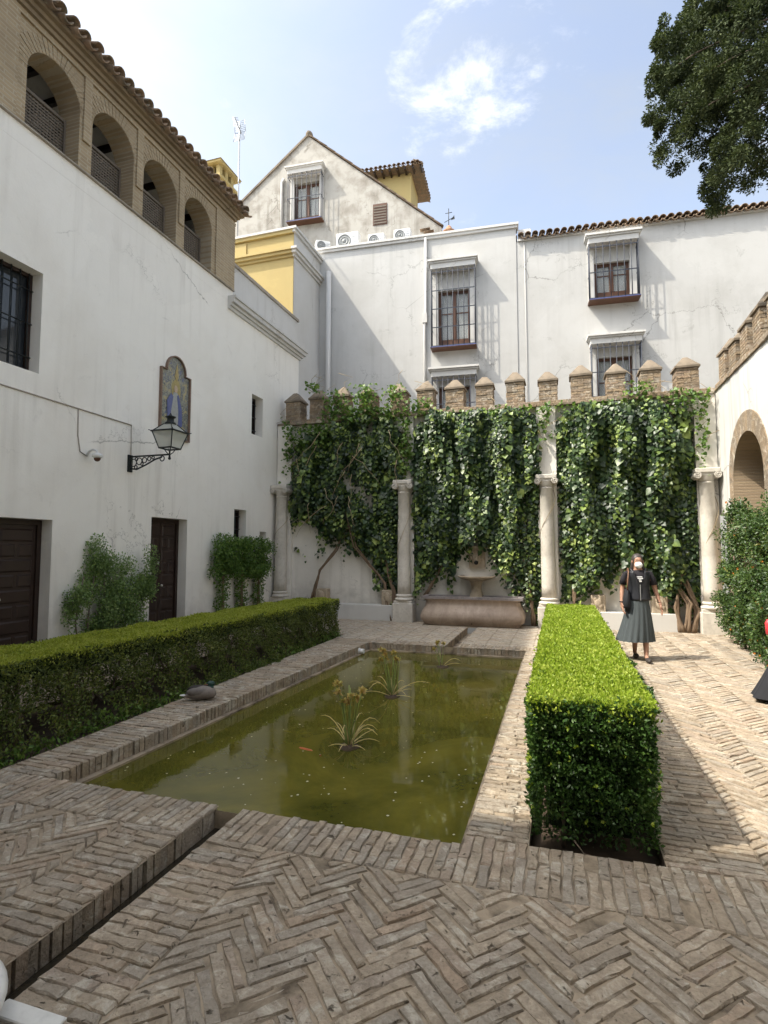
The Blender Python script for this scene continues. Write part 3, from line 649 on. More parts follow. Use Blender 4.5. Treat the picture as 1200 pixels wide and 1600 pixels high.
flat('face', arc(0.01,0.97,0.055,0,360,12,0.075), (0.48,0.36,0.26), -0.0255); flat('rays', [(-0.03,1.22),(0.04,1.5),(0.09,1.22),(0.03,1.13)], (0.38,0.29,0.12), -0.021)
t_ = thing('wall_lantern', 'black four sided glass lantern on a scrolled iron wall bracket', 'lantern', (LX, 7.78, 3.2))
BX = 0.84
b = MB(); b.box(0.0,0.025,-0.05,0.05,-0.13,0.17); b.build('wall_plate', M_iron, t_)
b = MB(); b.box(0.02,BX,-0.014,0.014,0.125,0.15); b.tube([(0.02,0,-0.07),(0.16,0,-0.09),(0.35,0,-0.02),(0.55,0,0.07),(0.68,0,0.10)],0.014,6)
for (cx, cz, r) in ((0.09,0.03,0.065),(0.21,0.05,0.06),(0.32,0.065,0.048),(0.42,0.085,0.036),(0.50,0.10,0.026),(0.14,-0.05,0.03),(0.27,0.0,0.025),(0.15,0.09,0.03),(0.69,0.075,0.045)): b.tube([(cx+r*math.cos(a/10*6.283),0,cz+r*math.sin(a/10*6.283)) for a in range(11)],0.0095,5)
b.build('bracket', M_iron, t_)
b = MB(); b.tube([(BX,0,0.07),(BX,0,0.19)],[0.018,0.012],8); b.ball((BX,0,0.07),0.026)
for a in range(4): q = a*math.pi/2+math.pi/4; b.tube([(BX,0,0.13),(BX+0.05*math.cos(q),0.05*math.sin(q),0.17),(BX+0.10*math.cos(q),0.10*math.sin(q),0.24)],0.008,5)
b.build('stem', M_iron, t_)
LB, LT, z0, z1, z2 = 0.125, 0.205, 0.24, 0.52, 0.66
b = MB(); cs = [(1,1),(-1,1),(-1,-1),(1,-1)]
for i in range(4):
    a, e = cs[i], cs[(i+1) % 4]
    for (r0, za, r1, zb2) in ((LB,z0,LT,z1),(LT,z1,0.075,z2)): b.tube([(BX+a[0]*r0,a[1]*r0,za),(BX+a[0]*r1,a[1]*r1,zb2)],0.010,5)
    for (r, z) in ((LB,z0),(LT+0.012,z1)): b.tube([(BX+a[0]*r,a[1]*r,z),(BX+e[0]*r,e[1]*r,z)],0.014,5)
    b.tube([(BX+a[0]*LT,a[1]*LT,z1),(BX+a[0]*(LT+0.04),a[1]*(LT+0.04),z1+0.015)],0.008,4)
b.build('frame', M_iron, t_)
for i in range(4):
    a, e = cs[i], cs[(i+1) % 4]; k = 0.97
    MB().quad((BX+a[0]*LB*k,a[1]*LB*k,z0),(BX+e[0]*LB*k,e[1]*LB*k,z0),(BX+e[0]*LT*k,e[1]*LT*k,z1),(BX+a[0]*LT*k,a[1]*LT*k,z1)).build('pane', M_paneL, t_)
    MB().quad((BX+a[0]*LT*k,a[1]*LT*k,z1),(BX+e[0]*LT*k,e[1]*LT*k,z1),(BX+e[0]*0.075*k,e[1]*0.075*k,z2),(BX+a[0]*0.075*k,a[1]*0.075*k,z2)).build('roof_pane', M_paneL, t_)
MB().lathe([(0.10,0.655),(0.085,0.69),(0.06,0.70),(0.055,0.76),(0.085,0.775),(0.09,0.79),(0.03,0.81),(0.012,0.85),(0.0,0.86)],BX,0,14).build('chimney_cap', M_iron, t_)
MB().lathe([(0.022,0.24),(0.022,0.38),(0.03,0.40),(0.03,0.46),(0.0,0.49)],BX,0,10).build('bulb', M_white, t_)
t_ = thing('security_camera', 'white dome security camera hanging from a curved arm on the wall', 'camera', (LX, 6.86, 3.18))
MB().tube([(0,0,0.02),(0.02,0,0.06),(0.06,0,0.10),(0.14,0,0.12),(0.20,0,0.10),(0.215,0,0.05)],0.018,8).build('arm', M_white, t_)
MB().lathe([(0.03,0.06),(0.075,0.04),(0.08,-0.005),(0.055,-0.02)],0.215,0,16).build('housing', M_white, t_); MB().lathe([(0.05,-0.018),(0.048,-0.045),(0.03,-0.07),(0,-0.078)],0.215,0,14).build('dome', M_woodR, t_)
b = MB(); b.tube([(LX+0.012,-1.0,4.02),(LX+0.012,5.39,3.94),(LX+0.012,7.79,3.905)],0.011,6); b.tube([(LX+0.012,7.79,3.905),(LX+0.012,7.80,3.36)],0.007,5); b.tube([(LX+0.012,6.66,3.92),(LX+0.012,6.67,3.5),(LX+0.014,6.72,3.25),(LX+0.02,6.84,3.2)],0.009,5)
tag(b.build('wall_cable', plain('old_cable', (0.40,0.35,0.30), 0.8)), 'thin cable clipped along the white wall to camera and lantern', 'cable')
# low marble slab and round basin rim that feeds the channel
t_ = thing('marble_basin', 'round white marble basin at the head of the brick channel', 'basin', (-2.27, 1.28, 0))
MB().lathe([(0.40,-0.005),(0.44,0.05),(0.46,0.10),(0.44,0.125),(0.38,0.12),(0.30,0.06),(0,0.05)],0,0,48).build('bowl', M_marbleW, t_)
tag(MB().cham(-2.02,-1.735,1.60,1.675,-0.012,0.012,0.004).build('marble_slab', M_marbleW), 'narrow white marble slab set along the edge of the brick paving', 'slab')
# house behind, whose shade lies over the near paving
bk = thing('rear_house', 'tall white house on the near side of the court', 'house', (0, -1.6, 0)); bk.location = (0, 0, 0)
BW = lambda u, v, z: (u, -1.25-v, z)
b = MB(BW); b.wall(-16,9,-0.02,12.4,[(-1.3,1.3,-0.02,3.0),(-5,-4,3.9,5.6),(3.5,4.5,3.9,5.6)],0,0.4); b.box(-16,9,0.4,7,-0.02,12.38); b.build('wall', M_wallL, bk)
MB(BW).box(-16,9.1,-0.14,7,12.41,12.6).build('cornice', M_trim, bk)
# ================================================================== CRENELLATED WALL AT THE END OF THE COURT
cw = thing('crenellated_wall', 'white garden wall topped by pointed brick merlons behind the ivy', 'wall', (0, 0, 0))
b = MB(); b.box(-7.14,3.22,13.20,13.60,-0.02,5.03)
for x in (-6.92,-3.58,-0.22,3.03): b.box(x-0.21,min(x+0.21,3.225),13.06,13.21,-0.02,5.028)
b.build('wall', M_wallB, cw)
b = MB(); n = 37
for k in range(n):                                                     # a course of bricks laid flat under the merlons
    x0 = -7.14+k*0.28; b.cham(x0+0.004,min(x0+0.276,3.22),13.03+random.uniform(-.012,.012),13.62,5.032,5.09+random.uniform(-.004,.004),0.008)
    x0 += 0.14; b.cham(max(x0+0.004,-7.13),min(x0+0.276,3.22),13.05+random.uniform(-.012,.012),13.62,5.094,5.15+random.uniform(-.004,.004),0.008)
b.build('brick_ledge', M_brickM, cw, 'stuff')
def merlon_mesh(w=0.42, d=0.40, seed=0):
    rs = random.Random(seed); b = MB(); z = 0.0
    while z < 0.50:
        h = 0.052; odd = int(z/0.058) % 2
        cuts = [-w/2, -w/2+(0.27 if odd else 0.14), w/2]
        for c0, c1 in zip(cuts, cuts[1:]):
            j = rs.uniform(-.009,.005); b.cham(c0+(0.003 if c0 > -w/2 else j), c1-(0.003 if c1 < w/2 else j), -d/2-j, d/2, z, z+h, 0.006)
        z += 0.058
    return b.mesh('bricks', M_brickM), z
def cap_mesh(w, d, z, seed):
    rs = random.Random(seed); b = MB(); b.box(-w/2-0.03,w/2+0.03,-d/2-0.03,d/2+0.03,0.0,0.045); j = lambda: rs.uniform(-.015,.015)
    b.add([(-w/2-0.025,-d/2-0.025,0.0452),(w/2+0.025,-d/2-0.025,0.0452),(w/2+0.025,d/2+0.025,0.0452),(-w/2-0.025,d/2+0.025,0.0452),(-0.05+j(),j()-0.04,0.29+j()),(0.05+j(),j()-0.04,0.29+j()),(0.05,0.05,0.285),(-0.05,0.05,0.285)],
          [(0,1,5,4),(1,2,6,5),(2,3,7,6),(3,0,4,7),(4,5,6,7)])
    b.box(-w/2+0.012,w/2-0.012,-d/2+0.012,d/2-0.012,-z+0.001,-0.001)
    return b.mesh('cap', M_cap)
M_cap = plaster('merlon_cap', (0.24, 0.195, 0.145), (0.10, 0.085, 0.065), 0.9, 0.5, peel=0.7, bigs=2.5)
MERL = [merlon_mesh(seed=k) for k in range(5)]; CAPS = [cap_mesh(0.42, 0.40, MERL[0][1], k) for k in range(5)]
def merlon(parent, x, y, z, rz=0.0, s=1.0):
    k = random.randrange(5); o = link('merlon', MERL[k][0], parent); o.location = (x, y, z); o.rotation_euler = (random.uniform(-.01,.01), random.uniform(-.012,.012), rz+random.uniform(-.03,.03)); o.scale = (s*random.uniform(.93,1.05), 1, random.uniform(0.92,1.06))
    c = link('cap', CAPS[k], o); c.location = (0, 0, MERL[k][1])
for x in (-6.72,-6.03,-5.34,-4.62,-3.79,-3.09,-2.35,-1.63,-0.9,-0.16,0.57,1.30,2.01,2.74): merlon(cw, x, 13.33, 5.152)
MB().box(-7.14,-3.95,12.93,13.19,-0.02,0.36).build('plinth_step', M_trim, cw) if False else None
for (x0, x1) in ((-6.70,-3.85),(0.05,2.35)): MB().cham(x0,x1,12.90,13.199,-0.02,0.37,0.012).build('stone_bench', M_trim, cw)
# ---- columns
def column(x, label, lean=0.0):
    c = thing('marble_column', label, 'column', (x, 12.98, 0), 0, None)
    MB().cham(-0.25,0.25,-0.24,0.10,-0.015,0.44,0.012).build('pedestal', M_marble, c)
    b = MB(); b.cham(-0.225,0.225,-0.215,0.08,0.441,0.50,0.008); b.lathe([(0.20,0.50),(0.225,0.52),(0.225,0.545),(0.20,0.565),(0.178,0.575),(0.178,0.595),(0.20,0.61),(0.20,0.63),(0.175,0.65)],0,-0.06,28); b.build('base', M_marble, c)
    b = MB(); b.lathe([(0.162,0.65),(0.158,0.9),(0.156,1.55),(0.1535,1.57),(0.156,1.59),(0.150,2.3),(0.142,3.08),(0.152,3.09),(0.152,3.12)],0,-0.06,28); b.build('shaft', M_marble, c)
    b = MB(); b.lathe([(0.142,3.12),(0.15,3.17),(0.185,3.24),(0.19,3.27)],0,-0.06,24); b.cham(-0.23,0.23,-0.27,0.10,3.315,3.40,0.012); b.box(-0.19,0.19,-0.24,0.08,3.255,3.316)
    cap = b.build('capital', M_marble, c)
    for s in (-1, 1):
        v = MB()
        for yy in (-0.255,): 
            pts = [(s*0.19+(0.075-0.065*k/16)*math.cos(s*k*0.75+1.57), yy, 3.25+(0.075-0.065*k/16)*math.sin(s*k*0.75+1.57)) for k in range(17)]; v.tube(pts, 0.016, 6)
        v.prism([(s*0.19+0.07*math.cos(a), 3.25+0.07*math.sin(a)) for a in np.linspace(0, 6.283, 14)[:-1]], -0.245, 0.06, 'y'); v.build('volute', M_marble, cap)
    c.rotation_euler = (0, lean, 0); return c
column(-6.92, 'slim marble column in the corner beside the long white house wall', 0.004); column(-3.58, 'slim marble column just west of the stone trough', 0.0)
column(-0.22, 'slim marble column rising behind the end of the sunlit hedge', -0.006); column(3.00, 'slim marble column next to the flowering shrub and the arched wall', -0.012)
# ---- fountain
f_ = thing('stone_trough', 'long pinkish stone trough with bulging front below the mask fountain', 'trough', (-1.90, 12.68, 0))
prof = [(-0.24,0.0),(-0.27,0.05),(-0.275,0.06),(-0.335,0.12),(-0.345,0.22),(-0.31,0.33),(-0.25,0.45),(-0.235,0.54),(-0.27,0.585),(-0.285,0.60)]
b = MB(); P = []
for (o, z) in prof:
    sx = 0.96 + (-o-0.235)*1.0; P.append([(-sx-0.09,0.30,z),(-sx-0.09,o+0.10,z),(-sx+0.0,o,z),(sx,o,z),(sx+0.09,o+0.10,z),(sx+0.09,0.30,z)])
vs = [p for r in P for p in r]; fs = []
for k in range(len(P)-1):
    for i in range(5): fs.append((k*6+i,k*6+i+1,k*6+7+i,k*6+6+i))
b.add(vs, fs, True); b.build('body', M_trough, f_)
b = MB(); W2 = 1.13
b.box(-W2,W2,-0.30,-0.19,0.601,0.655); b.box(-W2,W2,0.20,0.30,0.601,0.655); b.box(-W2,-W2+0.11,-0.189,0.199,0.601,0.655); b.box(W2-0.11,W2,-0.189,0.199,0.601,0.655); b.build('rim', stone('dark_rim', (0.25,0.22,0.21), (0.12,0.11,0.12), 8, 0.7), f_)
MB().quad((-W2,-0.2,0.55),(W2,-0.2,0.55),(W2,0.25,0.55),(-W2,0.25,0.55)).build('water', m2, f_)
MB().cham(-1.0,1.0,-0.30,0.2,-0.015,-0.001,0.004).build('footing', M_sand, f_); MB().lathe([(0.02,0),(0.02,0.03)],0,0,8).build('drain', M_dark, f_).matrix_local = Matrix.Translation((0.02,-0.262,0.075)) @ Matrix.Rotation(R_(90),4,'X')
g_ = thing('wall_fountain', 'scalloped stone basin on a flared pedestal behind the trough', 'fountain', (-1.85, 13.0, 0))
MB().lathe([(0.20,0.0),(0.20,0.62),(0.19,0.66),(0.15,0.76),(0.145,0.85),(0.17,0.95),(0.22,1.01)],0,0,4).build('pedestal', M_sand, g_).rotation_euler = (0,0,R_(45))
MB().lathe([(0.20,1.0),(0.33,1.035),(0.42,1.07),(0.44,1.095),(0.42,1.11),(0.36,1.09),(0.2,1.06),(0,1.05)],0,-0.02,56,wob=lambda a,z: 1+0.035*math.sin(a*9)*(1 if z>1.03 else 0)).build('bowl', M_sand, g_)
g_ = thing('lion_mask_plaque', 'carved stone plaque with a lion mask on the wall above the basin', 'plaque', (-1.85, 13.2, 1.29))
MB().cham(-0.19,0.19,-0.09,0.0,0.0,0.46,0.01).build('slab', M_sand, g_); MB().box(-0.22,0.22,-0.11,0.0,0.461,0.52).build('cornice', M_sand, g_)
b = MB(); b.ball((0,-0.10,0.22),(0.12,0.06,0.14),12,8); b.ball((0,-0.16,0.18),(0.055,0.05,0.05)); b.ball((-0.05,-0.145,0.26),0.028); b.ball((0.05,-0.145,0.26),0.028); b.ball((0,-0.17,0.23),(0.022,0.03,0.05))
for a in range(9): q = math.pi*a/8-0.1; b.ball((0.135*math.cos(q),-0.10,0.23+0.14*math.sin(q)),(0.04,0.03,0.045),7,5)
b.build('mask', M_sand, g_); MB().lathe([(0.05,0),(0.045,0.02),(0.02,0.02)],0,0,12).build('mouth', M_dark, g_).matrix_local = Matrix.Translation((0,-0.20,0.125)) @ Matrix.Rotation(R_(90),4,'X')
for (x, z0, lab) in ((0.80,0.371,'small carved stone block on the bench beside the woman, next to the hedge end'),(2.02,0.371,'small carved stone block on the bench near the gnarled ivy trunk'),(-5.78,0.371,'small carved stone block on the bench below the left ivy'),(-4.02,0.371,'small carved stone block on the bench beside the trailing ivy foot')):
    p_ = thing('stone_block', lab, 'stone block', (x, 13.05, z0), 0, 'carved blocks on the wall benches')
    MB().cham(-0.15,0.15,-0.10,0.14,0,0.36,0.012).build('block', M_sand, p_); b = MB(); b.ball((0,-0.10,0.2),(0.09,0.03,0.11)); b.ball((0.05,-0.105,0.12),(0.05,0.02,0.06)); b.ball((-0.05,-0.105,0.28),(0.045,0.02,0.045)); b.build('relief', M_sand, p_)

# ================================================================== RIGHT WALL WITH ARCH
rw = thing('arched_wall', 'white side wall with brick merlons and a wide brick arch', 'wall', (0, 0, 0))
XR = 3.24; RW = lambda u, v, z: (XR+v, u, z)
cu, cz, r = 11.2, 3.12, 1.07
crv = [(cu-r,2.46)] + list(reversed(arc(cu, cz, r, 0, 180, 24))) + [(cu+r,2.46)]; crv[1] = (cu-r, cz); crv[-2] = (cu+r, cz)
b = MB(RW); b.wall(-1.2,cu-r,-0.02,5.06,(),0,0.9); b.wall(cu+r,13.6,2.46,5.06,(),0,0.9); b.archpanel(crv[1:-1], 5.06, 0, 0.9); b.quad((-1.2,0.9,-0.02),(cu-r,0.9,-0.02),(cu-r,0.9,5.06),(-1.2,0.9,5.06))
b.build('wall', plaster('plaster_right', (0.58,0.57,0.545), (0.32,0.305,0.275), 0.3, 0.8), rw)
ci, ri = 3.0, 0.82
o_c = arc(cu, cz, r-0.001, 0, 180, 24); i_c = arc(cu, ci, ri, 0, 180, 24)
b = MB(RW)
for k in range(24):
    a, e, c, d = o_c[k], o_c[k+1], i_c[k+1], i_c[k]; g = 0.0
    b.add([(a[0],-0.02,a[1]),(e[0],-0.02,e[1]),(c[0],-0.02,c[1]),(d[0],-0.02,d[1])], [(0,1,2,3)]); b.add([(a[0],-0.02,a[1]),(e[0],-0.02,e[1]),(e[0],0.02,e[1]),(a[0],0.02,a[1])],[(0,1,2,3)])
for s in (-1, 1): a0, a1 = sorted((cu+s*ri, cu+s*(r-0.001))); b.quad((a0,-0.02,-0.02),(a1,-0.02,-0.02),(a1,-0.02,3.0),(a0,-0.02,3.0)); b.quad((cu+s*ri,-0.02,3.0),(cu+s*(r-0.001),-0.02,3.0),(cu+s*(r-0.001),-0.02,3.15))
b.build('arch_ring', M_brickM, rw)
b = MB(RW); full = [(cu+ri,-0.02)]+[(cu+ri,z) for z in (1.0,2.0)]+i_c+[(cu-ri,z) for z in (2.0,1.0,-0.02)]
for p, q in zip(full, full[1:]): b.add([(p[0],-0.018,p[1]),(q[0],-0.018,q[1]),(q[0],2.6,q[1]),(p[0],2.6,p[1])],[(0,1,2,3)])
b.quad((cu-ri,2.6,-0.02),(cu+ri,2.6,-0.02),(cu+ri,2.6,3.9),(cu-ri,2.6,3.9)); b.build('vault_lining', brickmat('vault_brick', (0.42,0.32,0.21),(0.36,0.27,0.18),(0.34,0.27,0.19),'x',0.3,0.055,0.008), rw)
MB(RW).wall(cu+r,13.05,-0.02,2.458,(),0.10,0.9).build('pier', M_sand, rw)
b = MB(RW); n = 36
for k in range(n): u = 13.1-(k+1)*0.28; b.cham(u+0.004,u+0.276,-0.04+random.uniform(-.01,.01),0.5,5.062,5.118,0.008); b.cham(u-0.136,u+0.136,-0.025+random.uniform(-.01,.01),0.5,5.122,5.178,0.008)
b.build('brick_ledge', M_brickM, rw, 'stuff')
for k in range(13): merlon(rw, XR+0.22, 12.62-k*0.70, 5.18, R_(90))

# ================================================================== WHITE HOUSE BEHIND THE WALL
RZ = math.atan2(.0738, .9973)
wh = thing('white_house', 'large weathered white house behind the crenellated wall with barred windows', 'house', (0, 16.6, 0), RZ)
WIN = [(-3.62,-2.30,7.85,10.35,0.24), (-3.62,-2.30,4.6,6.85,0.24), (1.03,2.28,8.86,10.45,0.24), (1.03,2.28,5.3,7.55,0.24)]
op = [(-3.42,-2.44,7.92,9.74),(-3.42,-2.44,4.7,6.70),(1.16,2.13,8.93,10.08),(1.16,2.13,5.4,7.25)]
b = MB(); b.wall(-7.6,-1.04,-0.02,11.45,op,0,0.30); b.wall(-1.04,9.5,-0.02,11.0,op[2:],0.012,0.30) if False else None
b = MB(); b.wall(-7.6,-1.04,-0.02,11.45,op[:2],0,0.30); b.wall(-1.039,9.5,-0.02,11.02,op[2:],0.02,0.30)
b.build('wall', M_wallH, wh)
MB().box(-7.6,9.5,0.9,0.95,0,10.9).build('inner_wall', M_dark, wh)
b = MB(); b.box(-7.6,-1.0,-0.06,0.30,11.452,11.53); b.box(-7.6,-0.96,-0.10,0.30,11.532,11.60); b.build('parapet_coping', M_trim, wh)
b = MB(); b.box(-1.0,9.5,-0.04,0.30,11.022,11.075); b.build('eave_moulding', M_trim, wh)
b = MB(); b.quad((-7.6,0.3,11.4),(-1.0,0.3,11.4),(-1.0,4,11.4),(-7.6,4,11.4)); b.quad((-0.99,-0.02,11.08),(9.5,-0.02,11.08),(9.5,4.5,12.7),(-0.99,4.5,12.7)); b.quad((-1.0,0.3,11.0),(-1.0,4.4,11.0),(-1.0,4.4,12.6)); rf = b.build('roof', M_ledge, wh)
eave(rf, (-1.0,-0.06,11.115), (9.5,-0.06,11.115), (0,1,0), R_(20), 0.205, 3, 0.12)
MB().box(-0.98,-0.6,0.05,0.3,11.1,11.42).build('parapet_stub', M_trim, wh)
def barred_window(parent, o, gz0, gz1, corn, gout=0.34, hbars=4, nb=9, curtain=True, sill=True, gw=0.17, fm=None):
    u0, u1, z0, z1 = o; fm = fm or M_woodR
    wd = MB(); v = 0.13
    wd.box(u0,u0+0.075,v,v+0.06,z0,z1); wd.box(u1-0.075,u1,v,v+0.06,z0,z1); wd.box(u0+0.076,u1-0.076,v,v+0.06,z1-0.075,z1); wd.box(u0+0.076,u1-0.076,v,v+0.06,z0,z0+0.30); mu = (u0+u1)/2; wd.box(mu-0.055,mu+0.055,v-0.01,v+0.05,z0+0.301,z1-0.076)
    wf = wd.build('window', fm, parent)
    for a, e in ((u0+0.076,mu-0.056),(mu+0.056,u1-0.076)):
        MB().box(a,e,v+0.035,v+0.04,z0+0.301,z1-0.076).build('pane', M_pane, wf)
        b = MB(); n = 8
        for k in range(n): c0 = a+(e-a)*k/n; c1 = a+(e-a)*(k+1)/n; b.quad((c0,v+0.10+0.015*(k%2),z0+0.25),(c1,v+0.10+0.015*((k+1)%2),z0+0.25),(c1,v+0.10+0.015*((k+1)%2),z1-0.05),(c0,v+0.10+0.015*(k%2),z1-0.05))
        if curtain: b.build('curtain', M_curtain, wf)
        MB().box(a,e,v+0.02,v+0.03,(z0+z1)/2+0.2,(z0+z1)/2+0.235).build('glazing_bar', fm, wf); MB().box(a+0.03,e-0.03,v-0.006,v,z0+0.06,z0+0.24).build('panel', fm, wf)
    g0, g1 = u0-gw, u1+gw; y = -gout; gq = None
    for z in np.linspace(gz0+0.02, gz1-0.12, hbars):
        gr = MB(); gr.box(g0,g1,y-0.006,y+0.006,z-0.014,z+0.014); gr.box(g0-0.006,g0+0.006,y,0.02,z-0.014,z+0.014); gr.box(g1-0.006,g1+0.006,y,0.02,z-0.014,z+0.014)
        if gq is None: gq = gr.build('grille', M_grille, parent)
        else: gr.build('rail', M_grille, gq)
    for k in range(nb): u = g0+(g1-g0)*k/(nb-1); MB().tube([(u,y,gz0),(u,y,gz1)],0.012,6).build('bar', M_grille, gq)
    for u in (g0, g1):
        for k in (1, 2): MB().tube([(u,y+gout*k/3,gz0),(u,y+gout*k/3,gz1)],0.012,6).build('bar', M_grille, gq)
    if sill: sl = MB().box(g0-0.03,g1+0.03,-gout-0.03,0.05,gz0-0.045,gz0).build('sill', M_woodR, parent); MB().box(g0-0.03,g1+0.03,-gout-0.034,-gout-0.030,gz0-0.03,gz0-0.002).build('sill_tiles', M_blue, sl)
    cz = gz1; c = MB()
    c.box(g0-0.02,g1+0.02,-gout-0.01,0.02,cz+0.002,cz+0.16); c.box(g0-0.06,g1+0.06,-gout-0.05,0.02,cz+0.162,cz+0.21); c.box(g0-0.10,g1+0.10,-gout-0.10,0.02,cz+0.212,cz+0.27); c.build('window_cornice', M_trim, parent)
    MB().box(g0,u0-0.001,-0.03,0.03,gz0,cz).build('window_jamb', M_trim, parent); MB().box(u1+0.001,g1,-0.03,0.03,gz0,cz).build('window_jamb', M_trim, parent)
barred_window(wh, op[0], 7.86, 10.30, None, hbars=5); barred_window(wh, op[1], 4.6, 6.93, None); barred_window(wh, op[2], 8.86, 10.50, None, hbars=3, nb=8); barred_window(wh, op[3], 5.3, 7.54, None, nb=9)
MB().tube([(-3.84,-0.05,4.0),(-3.84,-0.05,8.9),(-3.80,-0.05,9.1),(-3.80,-0.05,11.5)],0.042,8).build('downpipe', M_trim, wh); MB().box(-3.90,-3.76,-0.11,0,8.75,9.05).build('downpipe_collar', M_trim, wh)
MB().tube([(-6.98,-0.09,3.0),(-6.98,-0.09,10.75)],0.085,10).build('downpipe', M_trim, wh)
MB().tube([(-0.78,-0.0,5.0),(-0.80,-0.0,11.0)],0.009,6).build('cable', M_trim, wh)

# ---- yellow block beside it
yb = thing('yellow_block', 'yellow plastered house block with cornice beside the weathered white house', 'house', (0, 0, 0))
XY = -7.30
b = MB(); b.box(-16,XY-0.012,14.2,14.22,4,11.15); b.build('front_wall', M_yellow, yb)
b = MB(); b.box(-16,XY,14.225,17.0,-0.02,11.15); b.build('side_wall', M_trim, yb)
b = MB(); 
for z0, z1, o in ((10.38,10.46,0.05),(10.462,10.55,0.12),(10.552,10.62,0.17)): b.box(-16,XY-0.013,14.2-o,14.198,z0,z1)
b.box(-16,XY-0.013,14.12,14.198,11.10,11.2); b.build('front_cornice', M_yellow, yb)
b = MB()
for z0, z1, o in ((10.38,10.46,0.05),(10.462,10.55,0.12),(10.552,10.62,0.17)): b.box(XY-0.011,XY+o,14.2-o,16.4,z0,z1)
b.box(XY-0.011,XY+0.07,14.12,16.4,11.12,11.2); b.build('side_cornice', M_trim, yb)
b = MB(); b.box(-16,XY+0.12,14.08,17.0,11.202,11.27); b.build('roof_slab', M_trim, yb)
MB().box(-9.6,-8.9,14.17,14.199,10.68,11.05).build('attic_panel', M_yellow, yb)
# ---- gable house
GD = (0.0, 19.0)
gh = thing('gable_house', 'tall stained plaster gable with one barred attic window and tiled verge', 'house', (0, 19.0, 0), RZ)
k = 19/22; ap = (-10.29*k, 1.7+18.44*k); le = (-14.6*k, 1.7+14.9*k); re = (-4.37*k, 1.7+13.39*k)
gw = (-10.95*k, -9.72*k, 1.7+14.45*k, 1.7+16.3*k)
b = MB(); V0 = 0.0
poly = [(-16,0),(re[0],0),re,ap,le,(-16,le[1]-1.2)]
# gable face as strips with the window cut out
xs = sorted({-16,le[0],gw[0],gw[1],ap[0],re[0]})
def top(x):
    if x <= le[0]: return le[1]-1.2*(le[0]-x)/(le[0]+16)
    if x <= ap[0]: return le[1]+(ap[1]-le[1])*(x-le[0])/(ap[0]-le[0])
    return ap[1]+(re[1]-ap[1])*(x-ap[0])/(re[0]-ap[0])
for x0, x1 in zip(xs, xs[1:]):
    if gw[0]-1e-6 <= x0 and x1 <= gw[1]+1e-6: b.quad((x0,0,0),(x1,0,0),(x1,0,gw[2]),(x0,0,gw[2])); b.quad((x0,0,gw[3]),(x1,0,gw[3]),(x1,0,top(x1)),(x0,0,top(x0)))
    else: b.quad((x0,0,0),(x1,0,0),(x1,0,top(x1)),(x0,0,top(x0)))
for (x0,z0),(x1,z1) in (((gw[0],gw[2]),(gw[0],gw[3])),((gw[1],gw[2]),(gw[1],gw[3])),((gw[0],gw[3]),(gw[1],gw[3])),((gw[0],gw[2]),(gw[1],gw[2]))): b.quad((x0,0,z0),(x1,0,z1),(x1,0.3,z1),(x0,0.3,z0))
for p, q in ((ap,le),(re,ap)): b.quad((p[0],0,p[1]),(q[0],0,q[1]),(q[0],3,q[1]),(p[0],3,p[1]))
b.quad((re[0],0,0),(re[0],3,0),(re[0],3,re[1]),(re[0],0,re[1])); b.build('wall', M_gable, gh)
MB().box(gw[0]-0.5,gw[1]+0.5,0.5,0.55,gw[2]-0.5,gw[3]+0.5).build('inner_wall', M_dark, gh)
b = MB(); 
for p, q in ((le,ap),): b.prism([p,q,(q[0],q[1]+0.09),(p[0],p[1]+0.09)],-0.06,3.0,'y')
b.build('verge_coping', M_cap, gh)
sl = math.atan2(ap[1]-re[1], re[0]-ap[0]); Ls = math.hypot(ap[1]-re[1], re[0]-ap[0]); nt = 15
for i in range(nt):
    o = link('tile', T_CAP[i % 3], gh); c0 = (i)/nt*Ls
    yv = Vector((-math.cos(sl),0,math.sin(sl))); zv = Vector((math.sin(sl),0,math.cos(sl))); ax = yv.cross(zv)
    pos = Vector((re[0],0.03,re[1])) + yv*(Ls*i/nt) + zv*0.02
    o.matrix_local = Matrix.Translation(pos) @ Matrix((ax,yv,zv)).transposed().to_4x4() @ Matrix.Diagonal((1.15,1.25,1.1,1))
MB().ball((ap[0],0.1,ap[1]+0.1),(0.14,0.2,0.17)).build('ridge_end', M_cap, gh)
barred_window(gh, (gw[0]+0.02,gw[1]-0.02,gw[2]+0.02,gw[3]-0.02), gw[2]-0.05, gw[3]+0.22, None, hbars=3, nb=8, gout=0.30, gw=0.16)
vx0, vx1, vz0, vz1 = -7.31*k, -6.69*k, 1.7+13.86*k, 1.7+14.8*k
vn = MB().box(vx0,vx1,-0.02,0.0-0.002,vz0,vz1).build('vent', M_woodR, gh)
for i in range(7): z = vz0+0.04+(vz1-vz0-0.08)*i/7; MB().box(vx0+0.03,vx1-0.03,-0.035,-0.021,z,z+0.05).build('slat', M_lattice, vn)
MB().tube([(gw[0]-0.48,-0.06,gw[2]-0.4),(gw[0]-0.48,-0.06,gw[3]+0.1),(gw[0]-0.40,-0.06,gw[3]+0.25)],0.05,8).build('downpipe', M_trim, gh)
MB().box(-4.37*k-1.6,-4.37*k+0.5,-0.5,0.0-0.003,11,1.7+12.75*k).build('low_annex', M_trim, gh)
for i in range(9):
    o = link('tile', T_CAP[i % 3], gh); o.location = (-4.37*k-0.1+i*0.13-0.3, -0.1, 1.7+13.35*k-i*0.105-0.05); o.rotation_euler = (0, R_(38), R_(90)); o.scale = (0.8,0.8,0.8)
